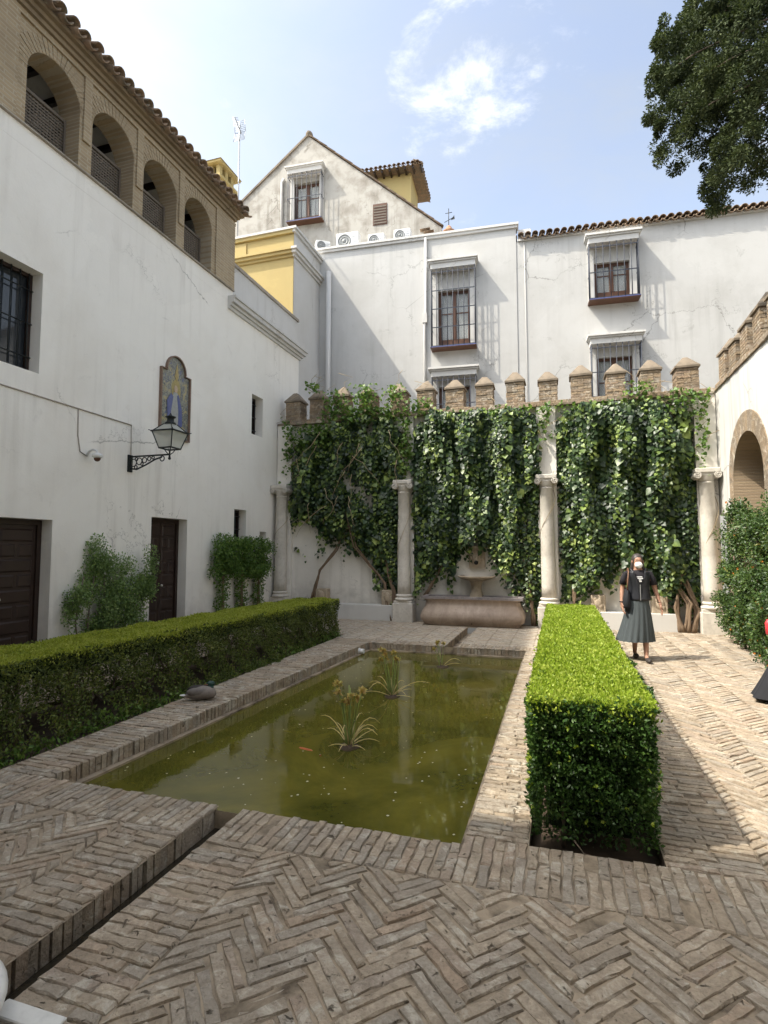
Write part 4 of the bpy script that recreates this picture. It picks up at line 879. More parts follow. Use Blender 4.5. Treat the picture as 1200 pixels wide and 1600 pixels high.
# ---- tower with hipped roof
k2 = 24/22
tw = thing('roof_tower', 'small yellow roof turret under an overhanging hipped tile roof', 'tower', (-6.46*k2, 23.5, 0), RZ)
hw = 0.9; MB().box(-hw,hw,0.0,1.8,10,1.7+16.0*k2).build('wall', M_yellow, tw)
zt2 = 1.7+15.35*k2+0.7; b = MB()
b.add([(-hw-0.5,-0.5,zt2),(hw+0.5,-0.5,zt2),(hw+0.5,2.3,zt2),(-hw-0.5,2.3,zt2),(-0.1,0.9,zt2+0.8),(0.1,0.9,zt2+0.8)],[(3,2,1,0),(0,1,5,4),(1,2,5),(2,3,4,5),(3,0,4)]); rf = b.build('roof', M_tile, tw)
eave(rf, (-hw-0.5,-0.5,zt2+0.05),(hw+0.5,-0.5,zt2+0.05),(0,1,0),R_(28),0.21,1,0.08); eave(rf, (hw+0.5,-0.5,zt2+0.05),(hw+0.5,2.3,zt2+0.05),(-1,0,0),R_(28),0.21,1,0.08)
for i in range(9): MB().box(-hw-0.6+i*0.36,-hw-0.52+i*0.36,-0.47,0.0-0.003,zt2-0.11,zt2-0.005).build('rafter', M_wood, tw)
# ---- air conditioners on the flat roof
M_fan = plain('fan_grille', (0.22,0.23,0.23), 0.5)
def aircon(x, y, z, rz, lab, s=1.0):
    a = thing('air_conditioner', lab, 'air conditioner', (x, y, z), rz, 'air conditioners on the flat roof')
    MB().cham(-0.42*s,0.42*s,-0.15,0.15,0,0.62*s,0.015).build('casing', M_white, a)
    MB().lathe([(0.25*s,0),(0.25*s,0.02),(0.22*s,0.02),(0.215*s,0.004),(0.15*s,0.004),(0.15*s,0.016),(0.13*s,0.016),(0.125*s,0.004),(0.06*s,0.004),(0.055*s,0.02),(0,0.02)],0,0,24).build('fan_guard', M_fan, a).matrix_local = Matrix.Translation((-0.12*s,-0.151,0.31*s)) @ Matrix.Rotation(R_(90),4,'X')
    for i in range(4): MB().box(0.18*s,0.38*s,-0.156,-0.151,(0.12+i*0.1)*s,(0.15+i*0.1)*s).build('louvre', M_grey, a)
    for sx in (-0.3,0.3): MB().box(sx*s-0.03,sx*s+0.03,-0.17,0.17,-0.06,-0.001).build('foot', M_grey, a)
MB().box(-7.55,-3.0,0.96,2.35,11.402,12.10).build('upper_roof', M_trim, wh)
aircon(-6.80, 17.35, 12.165, RZ, 'white air conditioner with a big round fan below the gable window', 0.95)
aircon(-5.78, 17.45, 12.165, RZ, 'white air conditioner below the small brown attic vent', 0.68); aircon(-4.85, 17.45, 12.165, RZ, 'white air conditioner at the end of the row by the sloping verge', 0.68)
aircon(-7.72, 17.2, 12.165, RZ+0.5, 'white air conditioner half hidden behind the yellow block', 0.6)
ch = thing('yellow_chimney', 'square yellow chimney with a flat cap on small piers', 'chimney', (-10.3, 14.75, 11.275))
b = MB(); b.box(-0.70,-0.12,0.12,0.95,0,2.3); b.build('shaft', M_yellow, ch)
b = MB(); b.box(-0.76,-0.06,0.06,1.02,2.31,2.65); b.box(-0.86,0.02,-0.02,1.10,2.651,2.74); b.build('collar', M_yellow, ch)
b = MB()
for x in (-0.74,-0.47,-0.20): 
    for y in (0.09,0.42,0.76): b.box(x,x+0.13,y,y+0.15,2.741,3.12)
b.build('piers', M_yellow, ch); MB().box(-0.56,-0.26,0.26,0.75,2.742,3.11).build('flue', M_dark, ch)
b = MB(); b.box(-0.92,0.06,-0.06,1.14,3.121,3.19); b.add([(-0.95,-0.09,3.191),(0.09,-0.09,3.191),(0.09,1.17,3.191),(-0.95,1.17,3.191),(-0.43,0.54,3.42)],[(0,1,4),(1,2,4),(2,3,4),(3,0,4)]); b.build('cap', M_yellow, ch)
an = thing('roof_antenna', 'television antenna with grid reflector on a thin mast', 'antenna', (-9.75, 15.0, 11.272))
MB().tube([(0,0,0),(0,0,4.45)],0.022,6).build('mast', M_grey, an)
b = MB()
for zz, s in ((4.36,1),(4.0,-1)):
    for i in range(7): z = 4.22+s*i*0.055; b.tube([(-0.2,0.05-0.012*i,z),(0.2,0.05-0.012*i,z)],0.006,4)
    for x in (-0.2,0,0.2): b.tube([(x,0.05,4.22),(x,-0.03,4.22+s*0.33)],0.008,4)
b.build('reflector', M_grey, an)
b = MB(); b.tube([(0,0.1,4.22),(0.30,-0.75,4.05)],0.014,5)
for i in range(10): t0 = 0.12+i*0.095; p = Vector((0.30*t0,0.1-0.85*t0,4.22-0.17*t0)); b.tube([p+Vector((-0.085,-0.03,0)),p+Vector((0.085,0.03,0))],0.006,4)
b.build('boom', M_grey, an)
fi = thing('roof_finial', 'small brick finial carrying an iron cross vane', 'finial', (-3.45, 18.45, 12.712))
MB().lathe([(0.16,0),(0.16,0.12),(0.22,0.14),(0.22,0.18),(0.12,0.24),(0.10,0.32),(0.05,0.38),(0,0.40)],0,0,12).build('pot', plain('terracotta', (0.36,0.20,0.12), 0.9), fi)
b = MB(); b.tube([(0,0,0.36),(0,0,1.02)],0.014,5); b.tube([(-0.12,0,0.86),(0.12,0,0.86)],0.012,5); b.tube([(-0.16,0.02,0.55),(0.18,-0.02,0.66)],0.012,5); b.add([(0.06,0,0.58),(0.22,-0.02,0.58),(0.20,-0.02,0.74)],[(0,1,2)]); b.build('vane', M_iron, fi)
# ================================================================== VEGETATION
def norm(a): return a/np.maximum(np.linalg.norm(a, axis=1, keepdims=True), 1e-9)
TEMPL = {
 'oval': (np.array([(0,0,0),(-.27,.5,.07),(0,1,0),(.27,.5,.07)], dtype=float), np.array([(0,2,1),(0,3,2)])),
 'ivy':  (np.array([(0,.06,0),(-.30,-.14,-.05),(-.52,.22,.05),(-.40,.50,.02),(0,.98,-.10),(.40,.50,.02),(.52,.22,.05),(.30,-.14,-.05)], dtype=float),
          np.array([(0,2,1),(0,3,2),(0,4,3),(0,5,4),(0,6,5),(0,7,6)])),
 'spray': (np.array([(0,0,0),(-.20,.35,.05),(-.10,.5,0),(-.16,.8,.04),(0,1,0),(.16,.8,.04),(.10,.5,0),(.20,.35,.05)], dtype=float),
          np.array([(0,2,1),(0,4,2),(2,4,3),(0,6,4),(0,7,6),(6,5,4)])),
}
def leaves(name, P, D, Nn, S, kind, mat, parent):
    """one mesh of leaves: base points P, tip directions D, face normals Nn, lengths S"""
    T, F = TEMPL[kind]; n = len(P); D = norm(D); Nn = Nn - D*np.sum(Nn*D, axis=1, keepdims=True); Nn = norm(Nn); U = np.cross(D, Nn)
    S = np.asarray(S).reshape(-1, 1); k = len(T); V = np.empty((n, k, 3))
    for i in range(k): V[:, i] = P + (U*T[i,0] + D*T[i,1] + Nn*T[i,2])*S
    FF = (F[None]+(np.arange(n)*k)[:, None, None]).reshape(-1, 3)
    return link(name, np_mesh(name, V.reshape(-1, 3), FF, mat), parent, 'stuff')
def rnd(n, s=1.0): return RNG.normal(0, s, (n, 3))
L_ivy = leafmat('ivy_leaf', [(0.0,(0.012,0.030,0.011)),(0.45,(0.034,0.066,0.022)),(0.64,(0.075,0.125,0.034)),(0.82,(0.20,0.28,0.06)),(1.0,(0.40,0.47,0.14))], 0.26, 0.45, 1.9, 0.40)
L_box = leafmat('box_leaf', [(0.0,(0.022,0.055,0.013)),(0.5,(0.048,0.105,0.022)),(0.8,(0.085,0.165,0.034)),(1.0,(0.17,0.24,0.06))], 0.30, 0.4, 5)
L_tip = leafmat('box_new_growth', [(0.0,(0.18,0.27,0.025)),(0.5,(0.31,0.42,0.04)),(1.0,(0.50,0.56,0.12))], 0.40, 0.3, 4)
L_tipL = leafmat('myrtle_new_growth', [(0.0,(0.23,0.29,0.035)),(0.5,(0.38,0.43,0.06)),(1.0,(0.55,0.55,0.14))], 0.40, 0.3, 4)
L_myr = leafmat('myrtle_leaf', [(0.0,(0.04,0.06,0.016)),(0.5,(0.11,0.145,0.035)),(0.85,(0.20,0.235,0.055)),(1.0,(0.32,0.32,0.10))], 0.30, 0.35, 4)
L_light = leafmat('fresh_leaf', [(0.0,(0.055,0.115,0.02)),(0.6,(0.12,0.215,0.04)),(1.0,(0.24,0.33,0.08))], 0.35, 0.35, 3)
L_jas = leafmat('jasmine_leaf', [(0.0,(0.10,0.165,0.05)),(0.6,(0.20,0.30,0.09)),(1.0,(0.33,0.42,0.16))], 0.30, 0.35, 3)
L_shr = leafmat('shrub_leaf', [(0.0,(0.022,0.05,0.014)),(0.5,(0.05,0.095,0.022)),(0.85,(0.10,0.16,0.035)),(1.0,(0.24,0.22,0.06))], 0.3, 0.4, 2.5)
L_cyp = leafmat('cypress_spray', [(0.0,(0.020,0.032,0.014)),(0.5,(0.060,0.080,0.032)),(1.0,(0.13,0.155,0.065))], 0.15, 0.2, 2.0, 0.7)
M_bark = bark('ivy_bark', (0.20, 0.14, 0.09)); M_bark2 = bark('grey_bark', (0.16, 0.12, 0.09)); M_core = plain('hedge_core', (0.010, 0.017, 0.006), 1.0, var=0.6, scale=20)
# ---- ivy: hanging strands of leaves
def lin(x, pts): return np.interp(x, [p[0] for p in pts], [p[1] for p in pts])
def ivy(name, label, x0, x1, top, low, bulge, n_str, trunks, step=0.056, holes=None, seed=1):
    r = np.random.default_rng(seed); th = thing(name, label, 'ivy', ((x0+x1)/2, 13.0, 0)); th.location = (0, 0, 0)
    P = []; D = []; Nn = []; S = []
    for s in range(n_str):
        x = r.uniform(x0, x1); zt = lin(x, top)+r.normal(0, .06); zl = lin(x, low)+abs(r.normal(0, .16))*(1 if r.random() < .7 else -0.6)
        dep = r.random()**0.8                                             # 0 at the wall, 1 outermost
        if r.random() < 0.45: zt = r.uniform(zl+0.2, zt)
        L = r.uniform(0.5, 2.6) if dep > 0.5 else r.uniform(1.0, 4.5); zl = max(zl, zt-L)
        if zt-zl < 0.15: continue
        n = int((zt-zl)/step); z = zt-np.arange(n)*step*r.uniform(.9,1.2)
        f = np.clip((z-0.3)/4.4, 0, 1); prof = bulge*(0.28+0.72*np.sin(np.clip(f*0.78+0.12, 0, 1)*math.pi*0.62+0.3))
        edge = min(1, (x-x0)/0.25+0.25, (x1-x)/0.25+0.25)
        y = 13.19-0.03-prof*dep*edge*np.clip(0.62+0.30*np.sin(x*8.5+seed+0.9*np.sin(z*2.3+x))+0.24*np.sin(z*3.7+x*4.3+seed*2)*np.sin(x*2.9+z*1.1),0.08,1.15)-r.normal(0,.02,n)**2*10
        xx = x+np.cumsum(r.normal(0, .012, n)) + np.where(np.arange(n)%2, .028, -.028)*r.uniform(.6,1.5)
        P.append(np.stack([xx, y, z], 1)); dn = np.stack([np.where(np.arange(n)%2,.45,-.45)+r.normal(0,.3,n), -0.35+r.normal(0,.25,n), -0.9+r.normal(0,.25,n)], 1); D.append(dn)
        Nn.append(np.stack([r.normal(-.15,.45,n), -0.9+r.normal(0,.3,n), 0.45+r.normal(0,.4,n)], 1)); sz = float(np.clip(r.lognormal(math.log(.078),.28),.04,.14)); S.append(sz*r.uniform(.6,1.35,n))
    P, D, Nn, S = map(np.concatenate, (P, D, Nn, S)); k = P[:,2] > 0.05
    if holes is not None: k &= ~holes(P)
    leaves('foliage', P[k], D[k], Nn[k], S[k], 'ivy', L_ivy, th)
    for (pts, r0) in trunks:
        for q in range(3):
            b = MB(); j = [Vector(p)+Vector((random.uniform(-.05,.05),random.uniform(-.04,.02),0)) for p in pts]; fine = []
            for a, e in zip(j, j[1:]):
                for s in range(4): fine.append(a.lerp(e, s/4)+Vector((random.uniform(-.015,.015),random.uniform(-.01,.01),0)))
            fine.append(j[-1]); b.tube(fine, [r0*(1-0.6*i/len(fine)) for i in range(len(fine))], 6); b.build('stem', M_bark, th)
    return th
zL = [(-6.85,2.6),(-6.6,2.1),(-6.3,1.95),(-5.85,1.75),(-5.4,2.0),(-4.95,1.95),(-4.6,1.35),(-4.2,0.9),(-3.95,0.15),(-3.5,0.1)]
ivy('ivy', 'dark ivy with bare twiggy stems over the wall bay next to the corner column', -6.70, -3.66, [(-6.8,4.2),(-6.4,4.55),(-5.5,4.85),(-4.6,5.05),(-4.0,4.9),(-3.6,4.6)], zL, 0.50, 540,
    [([(-3.78,12.95,0),(-3.85,12.98,0.7),(-4.1,13.0,1.5),(-4.6,13.05,2.3)],0.035), ([(-3.95,12.95,0),(-4.1,13.0,0.9),(-4.9,13.0,1.8),(-5.2,13.05,3.0)],0.03), ([(-6.05,13.0,0.4),(-5.85,13.0,1.2),(-5.4,13.0,1.7),(-5.0,13.05,2.4)],0.03)], seed=3, holes=lambda P: (np.sin(P[:,0]*3.1+1.2*np.sin(P[:,2]*2.1))+np.sin(P[:,2]*3.4+P[:,0]*1.7+2)+RNG.normal(0,.45,len(P)) < np.where(P[:,0] > -4.4, -9.0, np.where(P[:,2] < 2.6, -0.75, -1.25))))
zM = [(-3.35,0.75),(-3.1,0.85),(-2.75,1.25),(-2.4,1.6),(-2.1,1.85),(-1.7,1.85),(-1.4,1.55),(-1.15,1.15),(-0.8,0.95),(-0.6,0.1),(-0.35,0.1)]
ivy('ivy', 'ivy curtain hanging over the wall above the stone trough fountain', -3.32, -0.44, [(-3.4,4.6),(-2.8,5.0),(-2.0,4.95),(-1.0,4.95),(-0.35,4.75)], zM, 0.62, 640,
    [([(-0.55,12.95,0),(-0.6,13.0,0.7),(-0.8,13.05,1.5)],0.03), ([(-3.1,13.05,0.6),(-2.7,13.08,1.3),(-2.2,13.1,2.0)],0.03)], seed=5)
zR = [(0.0,0.55),(0.3,0.6),(0.65,0.8),(0.95,1.15),(1.4,1.3),(1.8,1.15),(2.1,0.85),(2.3,0.65),(2.75,0.55)]
ivy('ivy', 'dense sunlit ivy curtain on the bay between the hedge and the shrub', 0.06, 2.72, [(0,4.6),(0.4,4.85),(1.6,4.9),(2.4,4.85),(2.8,4.6)], zR, 0.62, 640,
    [([(2.40,12.9,0),(2.30,12.95,0.5),(2.45,13.0,1.2)],0.045), ([(2.62,12.9,0),(2.72,12.95,0.45),(2.5,13.0,1.1)],0.045), ([(2.5,12.88,0),(2.55,12.9,0.6),(2.3,13.0,1.1)],0.035), ([(0.3,13.0,0.0),(0.3,13.05,0.9)],0.03)], seed=9)
# creeper climbing over the merlons
th = thing('creeper', 'light green creeper scrambling over the brick merlons above the left ivy', 'creeper', (-4.7, 13.1, 5)); th.location = (0, 0, 0); P = []; b = MB()
for (x, z, n, sx, sz) in ((-5.42,5.5,170,.22,.24),(-4.62,5.55,240,.26,.3),(-4.9,5.15,320,.6,.16),(-3.85,5.55,110,.2,.22),(-5.9,4.8,200,.5,.15),(-4.1,5.1,200,.4,.14),(-6.0,5.95,60,.12,.08),(-6.75,4.4,120,.1,.6),(-3.2,5.2,130,.22,.16),(-1.6,4.98,120,.7,.06),(0.6,4.95,120,.8,.07),(1.75,5.2,80,.22,.14),(2.6,4.9,160,.3,.2),(-6.1,4.6,280,.4,.25),(-3.55,4.3,200,.12,.5),(-0.25,4.7,60,.1,.3),(2.95,4.2,120,.09,.6)):
    P.append(np.stack([x+sx*np.clip(RNG.normal(0,.8,n),-1.5,1.5), 13.04-np.abs(RNG.normal(0,.13,n)), z+sz*np.clip(RNG.normal(0,.8,n),-1.6,1.2)], 1))
    for q in range(4): a = Vector((x+random.gauss(0,sx),13.0,z+random.gauss(0,sz)-.2)); pts = [a+Vector((random.gauss(0,.1)+k*random.uniform(-.06,.06),-abs(random.gauss(0,.05)),k*0.12)) for k in range(5)]; b.tube(pts,0.006,4)
P = np.concatenate(P); n = len(P); D = rnd(n,.5)+np.array([0,-.4,-.2]); leaves('foliage', P, D, rnd(n,.5)+np.array([0,-.6,.6]), RNG.uniform(.05,.10,n), 'ivy', L_light, th); b.build('stems', plain('pale_stem', (0.33,0.25,0.15), 0.8), th, 'stuff')
# bare twigs straggling over the shaded ivy, tendrils winding round the columns
b = MB()
for k in range(16):
    x = random.uniform(-6.5,-3.6); z = random.uniform(2.6,4.8); p = Vector((x,12.72-random.random()*.1,z)); pts = [p]; dx = random.uniform(-.12,.12)
    for s in range(7): p = p+Vector((dx+random.gauss(0,.03),random.gauss(0,.02),-random.uniform(.05,.16))); pts.append(p)
    b.tube(pts,[.008-.0007*i for i in range(8)],5)
for cx, z0, z1 in ((-3.58,1.3,3.0),(-6.92,1.9,2.6),(3.0,1.4,2.9),(-0.22,1.9,3.1)):
    b.tube([(cx+.165*math.cos(a),12.92+.165*math.sin(a),z0+(z1-z0)*(a+3.6)/4.4) for a in np.linspace(-3.6,.8,14)],.006,4)
tag(b.build('dry_twigs', plain('dry_twig', (0.36,0.28,0.17), 0.85)), 'bare pale twigs straggling over the ivy and round the columns', 'twigs', kind='stuff')
# ---- clipped hedges
def box_shell(x0, x1, y0, y1, z0, z1, n, faces='tlrfb', jit=0.03):
    """points on the faces of a box, with their outward normals"""
    A = {'t':(x1-x0)*(y1-y0),'l':(y1-y0)*(z1-z0),'r':(y1-y0)*(z1-z0),'f':(x1-x0)*(z1-z0),'b':(x1-x0)*(z1-z0)}; P = []; Q = []
    tot = sum(A[f] for f in faces)
    for f in faces:
        m = int(n*A[f]/tot); u = RNG.random(m); v = RNG.random(m); d = np.abs(RNG.normal(0, jit, m)); X = x0+(x1-x0)*u; Y = y0+(y1-y0)*(v if f in 'tlr' else u)
        if f == 't': p = np.stack([X, Y, z1-d], 1); q = (0,0,1)
        elif f == 'l': p = np.stack([x0+d, Y, z0+(z1-z0)*u], 1); q = (-1,0,0)
        elif f == 'r': p = np.stack([x1-d, Y, z0+(z1-z0)*u], 1); q = (1,0,0)
        elif f == 'f': p = np.stack([X, y0+d, z0+(z1-z0)*v], 1); q = (0,-1,0)
        else: p = np.stack([X, y1-d, z0+(z1-z0)*v], 1); q = (0,1,0)
        P.append(p); Q.append(np.tile(np.array(q, float), (m, 1)))
    return np.concatenate(P), np.concatenate(Q)
def lump(P, amp, f): return (amp*(np.sin(P[:,0]*f*1.3+P[:,1]*f)+np.sin(P[:,1]*f*1.7+2.1*P[:,2]*f)+np.sin(P[:,2]*f*2.3+P[:,0]*f*1.9+1)))[:, None]
h1 = thing('box_hedge', 'tall clipped box hedge with bright lime top beside the sunlit walk', 'hedge', (0.16, 6.6, -0.1)); h1.location = (0, 0, 0)
HX0, HX1, HY0, HY1, HZ = -0.19, 0.51, 3.53, 9.68, 0.80
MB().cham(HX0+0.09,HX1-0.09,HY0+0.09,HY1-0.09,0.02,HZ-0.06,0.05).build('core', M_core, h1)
P1, Q1 = box_shell(HX0,HX1,HY0,HY1,0.0,HZ-0.01,52000,'lrb',0.035)
P2, Q2 = box_shell(HX0,HX1,HY0,HY0+0.5,-0.02,HZ,10500,'f',0.05); P3, Q3 = box_shell(HX0,HX1,HY0,HY0+1.6,0.0,HZ,16000,'lr',0.035)
P = np.concatenate([P1,P2,P3]); Q = np.concatenate([Q1,Q2,Q3]); thin = RNG.random(len(P)) < np.clip((P[:,2]+0.05)/0.35, 0.30, 1); P, Q = P[thin], Q[thin]
P = P+Q*(lump(P,.014,7)+lump(P,.008,23)); n = len(P); leaves('side_foliage', P, Q*0.7+rnd(n,.55)+np.array([0,0,.35]), Q+rnd(n,.6)+np.array([0,0,.5]), RNG.uniform(.020,.036,n), 'oval', L_box, h1)
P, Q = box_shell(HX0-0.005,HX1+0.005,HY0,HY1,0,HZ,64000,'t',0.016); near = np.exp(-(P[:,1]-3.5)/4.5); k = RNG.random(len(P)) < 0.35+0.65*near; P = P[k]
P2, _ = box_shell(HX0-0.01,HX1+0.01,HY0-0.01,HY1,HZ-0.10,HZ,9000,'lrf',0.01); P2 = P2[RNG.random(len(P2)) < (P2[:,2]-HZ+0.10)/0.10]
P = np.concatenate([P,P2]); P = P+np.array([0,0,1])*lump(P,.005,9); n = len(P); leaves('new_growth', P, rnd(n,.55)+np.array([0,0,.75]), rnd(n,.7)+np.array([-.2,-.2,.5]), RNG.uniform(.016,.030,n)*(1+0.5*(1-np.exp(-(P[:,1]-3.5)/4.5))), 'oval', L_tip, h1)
m = 420; P, Q = box_shell(HX0,HX1,HY0,HY0+4.0,0.1,HZ,m,'tlrf',0.0); P = np.repeat(P,4,axis=0)+np.repeat(Q,4,axis=0)*RNG.uniform(0,.035,(len(P)*4,1)); n = len(P)   # stray shoots the shears missed
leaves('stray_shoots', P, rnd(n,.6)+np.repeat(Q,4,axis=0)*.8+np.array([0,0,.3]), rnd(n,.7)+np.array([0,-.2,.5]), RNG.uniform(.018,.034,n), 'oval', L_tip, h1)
b = MB()
for k in range(26): x = random.uniform(HX0+.12,HX1-.12); y = HY0+0.12+k*0.235; b.tube([(x,y,-0.1),(x+random.gauss(0,.03),y+random.gauss(0,.03),0.2),(x+random.gauss(0,.05),y+random.gauss(0,.05),0.45)],[.016,.012,.008],5)
b.tube([(0.05,3.50,0.02),(0.10,3.47,-0.03),(0.22,3.47,-0.055),(0.36,3.49,-0.06)],0.004,4); b.build('stems', M_bark2, h1, 'stuff')
h2 = thing('myrtle_hedge', 'long see-through myrtle hedge in front of the white house doors', 'hedge', (-4.9, 7, -0.06)); h2.location = (0, 0, 0)
def hx(y): return -4.62+(y-3.3)/7.2*0.36                                # its pool side runs a little askew
def shear(P): P = P.copy(); P[:,0] += hx(P[:,1])+4.55+np.clip((P[:,0]+5.1)/0.5,0,1)*np.clip(1-P[:,2]/0.6,0,1)*np.clip((9.6-P[:,1])/2,0,1)*0.26; return P
G0, G1, GY0, GY1, GZ = -5.42, -4.55, 1.9, 10.45, 0.71
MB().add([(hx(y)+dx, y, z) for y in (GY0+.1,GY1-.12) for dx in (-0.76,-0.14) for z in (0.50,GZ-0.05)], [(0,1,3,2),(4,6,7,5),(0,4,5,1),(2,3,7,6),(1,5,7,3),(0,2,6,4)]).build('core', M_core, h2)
P, Q = box_shell(G0,G1,GY0,GY1,-0.02,GZ,100000,'lrfb',0.05); d = (np.sin(P[:,1]*9.1+np.sin(P[:,2]*11))+np.sin(P[:,1]*17.3+P[:,2]*13)+RNG.normal(0,.5,len(P)))
k = d > np.interp(P[:,2], [0,.12,.3,.5,.62], [-1.0,-0.7,-0.6,-1.5,-3]); P, Q = P[k], Q[k]
P4 = np.stack([RNG.uniform(G0+.1,G1-.1,9000), RNG.uniform(GY0,GY1,9000), RNG.uniform(.25,.6,9000)],1); P = np.concatenate([P,P4]); Q = np.concatenate([Q,np.tile([0,0,1.],(9000,1))])
P = shear(P)+Q*lump(P,.02,5); n = len(P); leaves('side_foliage', P, Q*.5+rnd(n,.6)+np.array([0,0,.5]), Q+rnd(n,.6)+np.array([0,0,.5]), RNG.uniform(.02,.04,n), 'oval', L_myr, h2)
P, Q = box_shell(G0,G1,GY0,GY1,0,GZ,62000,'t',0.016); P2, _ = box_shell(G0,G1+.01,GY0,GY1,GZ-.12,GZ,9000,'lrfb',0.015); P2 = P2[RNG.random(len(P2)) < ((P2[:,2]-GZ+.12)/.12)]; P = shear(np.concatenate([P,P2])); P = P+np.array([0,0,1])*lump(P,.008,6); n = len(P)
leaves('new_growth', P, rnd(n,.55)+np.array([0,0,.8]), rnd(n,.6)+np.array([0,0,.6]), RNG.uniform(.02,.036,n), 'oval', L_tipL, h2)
b = MB()
for k in range(95):
    y = random.uniform(GY0+.1,GY1-.1); x = hx(y)-random.uniform(.12,.72); p = Vector((x,y,-0.06)); pts = [p]
    for s in range(4): p = p+Vector((random.gauss(0,.045),random.gauss(0,.06),0.15)); pts.append(p)
    b.tube(pts,[.014,.012,.010,.008,.006],5)
b.build('stems', M_bark2, h2, 'stuff')
def weeds(name, label, spots, mat=L_light, size=(.03,.06)):
    th = thing(name, label, 'weeds'); P = []
    for (x, y, z, r, h, n) in spots: P.append(np.stack([RNG.normal(x,r,n), RNG.normal(y,r,n), z+np.abs(RNG.normal(0,h,n))], 1))
    P = np.concatenate(P); n = len(P); o = leaves('foliage', P, rnd(n,.5)+np.array([.2,-.2,.6]), rnd(n,.5)+np.array([.2,-.3,.7]), RNG.uniform(*size,n), 'oval', mat, th); th['kind'] = 'stuff'; return th
weeds('hedge_weeds', 'low green weeds growing along the foot of the myrtle hedge', [(-4.24-random.uniform(0,.14), 3.5+k*0.2, -0.06, .07, random.uniform(.03,.11), random.randint(20,110)) for k in range(35)])
# ---- jasmine and vines on the left wall
def bush(name, label, cat, clumps, leaf, mat, size, stems, down=0.0, bias=(0.5,-0.2,0.2), flowers=None, barkm=None):
    th = thing(name, label, cat); P = []; Q = []
    for (x,y,z,rx,ry,rz,n) in clumps:
        p = RNG.normal(0,1,(n,3)); p = norm(p)*(RNG.random((n,1))**0.45); P.append(p*np.array([rx,ry,rz])+np.array([x,y,z])); Q.append(p)
    P = np.concatenate(P); Q = np.concatenate(Q); k = P[:,2] > 0.01; P, Q = P[k], Q[k]; n = len(P)
    leaves('foliage', P, Q*.5+rnd(n,.5)+np.array([0,0,.15-down]), Q*.6+rnd(n,.5)+np.array(bias)+np.array([0,0,.4]), RNG.uniform(*size,n), leaf, mat, th)
    b = MB()
    for (pts, r) in stems: b.tube(pts, [r*(1-.6*i/len(pts)) for i in range(len(pts))], 6)
    if stems: b.build('stems', barkm or M_bark2, th, 'stuff')
    if flowers:
        fb = MB()
        for k in range(flowers[0]):
            i = random.randrange(n); p = P[i]+Q[i]*0.04; r = random.uniform(*flowers[2])
            for q in range(5): a = q*1.2566+random.random(); fb.quad(tuple(p),(p[0]+r*math.cos(a),p[1]-r*.5,p[2]+r*math.sin(a)),(p[0]+r*1.25*math.cos(a+.5),p[1]-r*.35,p[2]+r*1.25*math.sin(a+.5)),(p[0]+r*math.cos(a+1),p[1]-r*.5,p[2]+r*math.sin(a+1)))
        fb.build('flowers', flowers[1], th, 'stuff')
    return th
M_wf = plain('white_petal', (0.75,0.75,0.70), 0.7, var=0.1); M_of = plain('orange_petal', (0.62,0.22,0.03), 0.6, var=0.3)
cl = []
for k in range(72):
    y = random.uniform(6.55,8.25); h = 1.45+0.30*math.sin((y-6.5)/1.8*3.14)+random.uniform(-.2,.1); z = random.uniform(.15,h); cl.append((LX+random.uniform(.06,.28),y,z,.11,.17,.24,270))
bush('jasmine_bush', 'feathery jasmine bush with white flowers leaning on the wall between the doors', 'bush', cl, 'oval', L_jas, (.028,.055), [([(LX+.2,6.7+k*.2,0),(LX+.15,6.7+k*.2+random.uniform(-.1,.1),.6),(LX+.15,6.75+k*.2,1.3)],.015) for k in range(7)], flowers=(46,M_wf,(.012,.022)))
for (y, lab, zt) in ((10.45,'bushy topped creeper on a leafy post beside the door',1.95),(11.20,'bushy topped creeper on a leafy post below the small barred window',1.9),(11.95,'bushy topped creeper on a twisted trunk next to the corner column',1.92)):
    cl = [(LX+.22+random.uniform(-.08,.1),y+random.uniform(-.28,.28),zt-random.uniform(.02,.75),.18,.26,.17,190) for k in range(22)] + [(LX+.16,y+random.uniform(-.07,.07),z,.13,.19,.15,150) for z in np.linspace(.25,1.5,9)]
    bush('wall_creeper', lab, 'creeper', cl, 'oval', L_light, (.035,.07), [([(LX+.16+.03*math.sin(q*2+k),y+.05*math.cos(q*2+k*1.3),k*.17) for k in range(10)],.035) for q in range(3)], barkm=M_bark)
# ---- shrub with orange flowers along the right wall
cl = []
for k in range(130):
    y = random.uniform(8.9,12.0); zmax = 2.36+0.16*math.sin(y*2.3); z = random.uniform(0.15,zmax); x = 3.22-random.uniform(0,0.24)-0.10*math.sin(z/2.4*3.1)-(0.16 if z < 1.0 and y < 9.8 else 0); cl.append((x,y,z,.19,.22,.20,240))
bush('flowering_shrub', 'tall trimmed shrub with small orange flowers against the arched wall', 'shrub', cl, 'oval', L_shr, (.035,.065), [([(3.05,9.1+k*.4,0),(3.02,9.1+k*.4,.8),(3.05,9.15+k*.4,1.6)],.02) for k in range(7)], bias=(-.6,-.4,.2), flowers=(130,M_of,(.010,.020)))
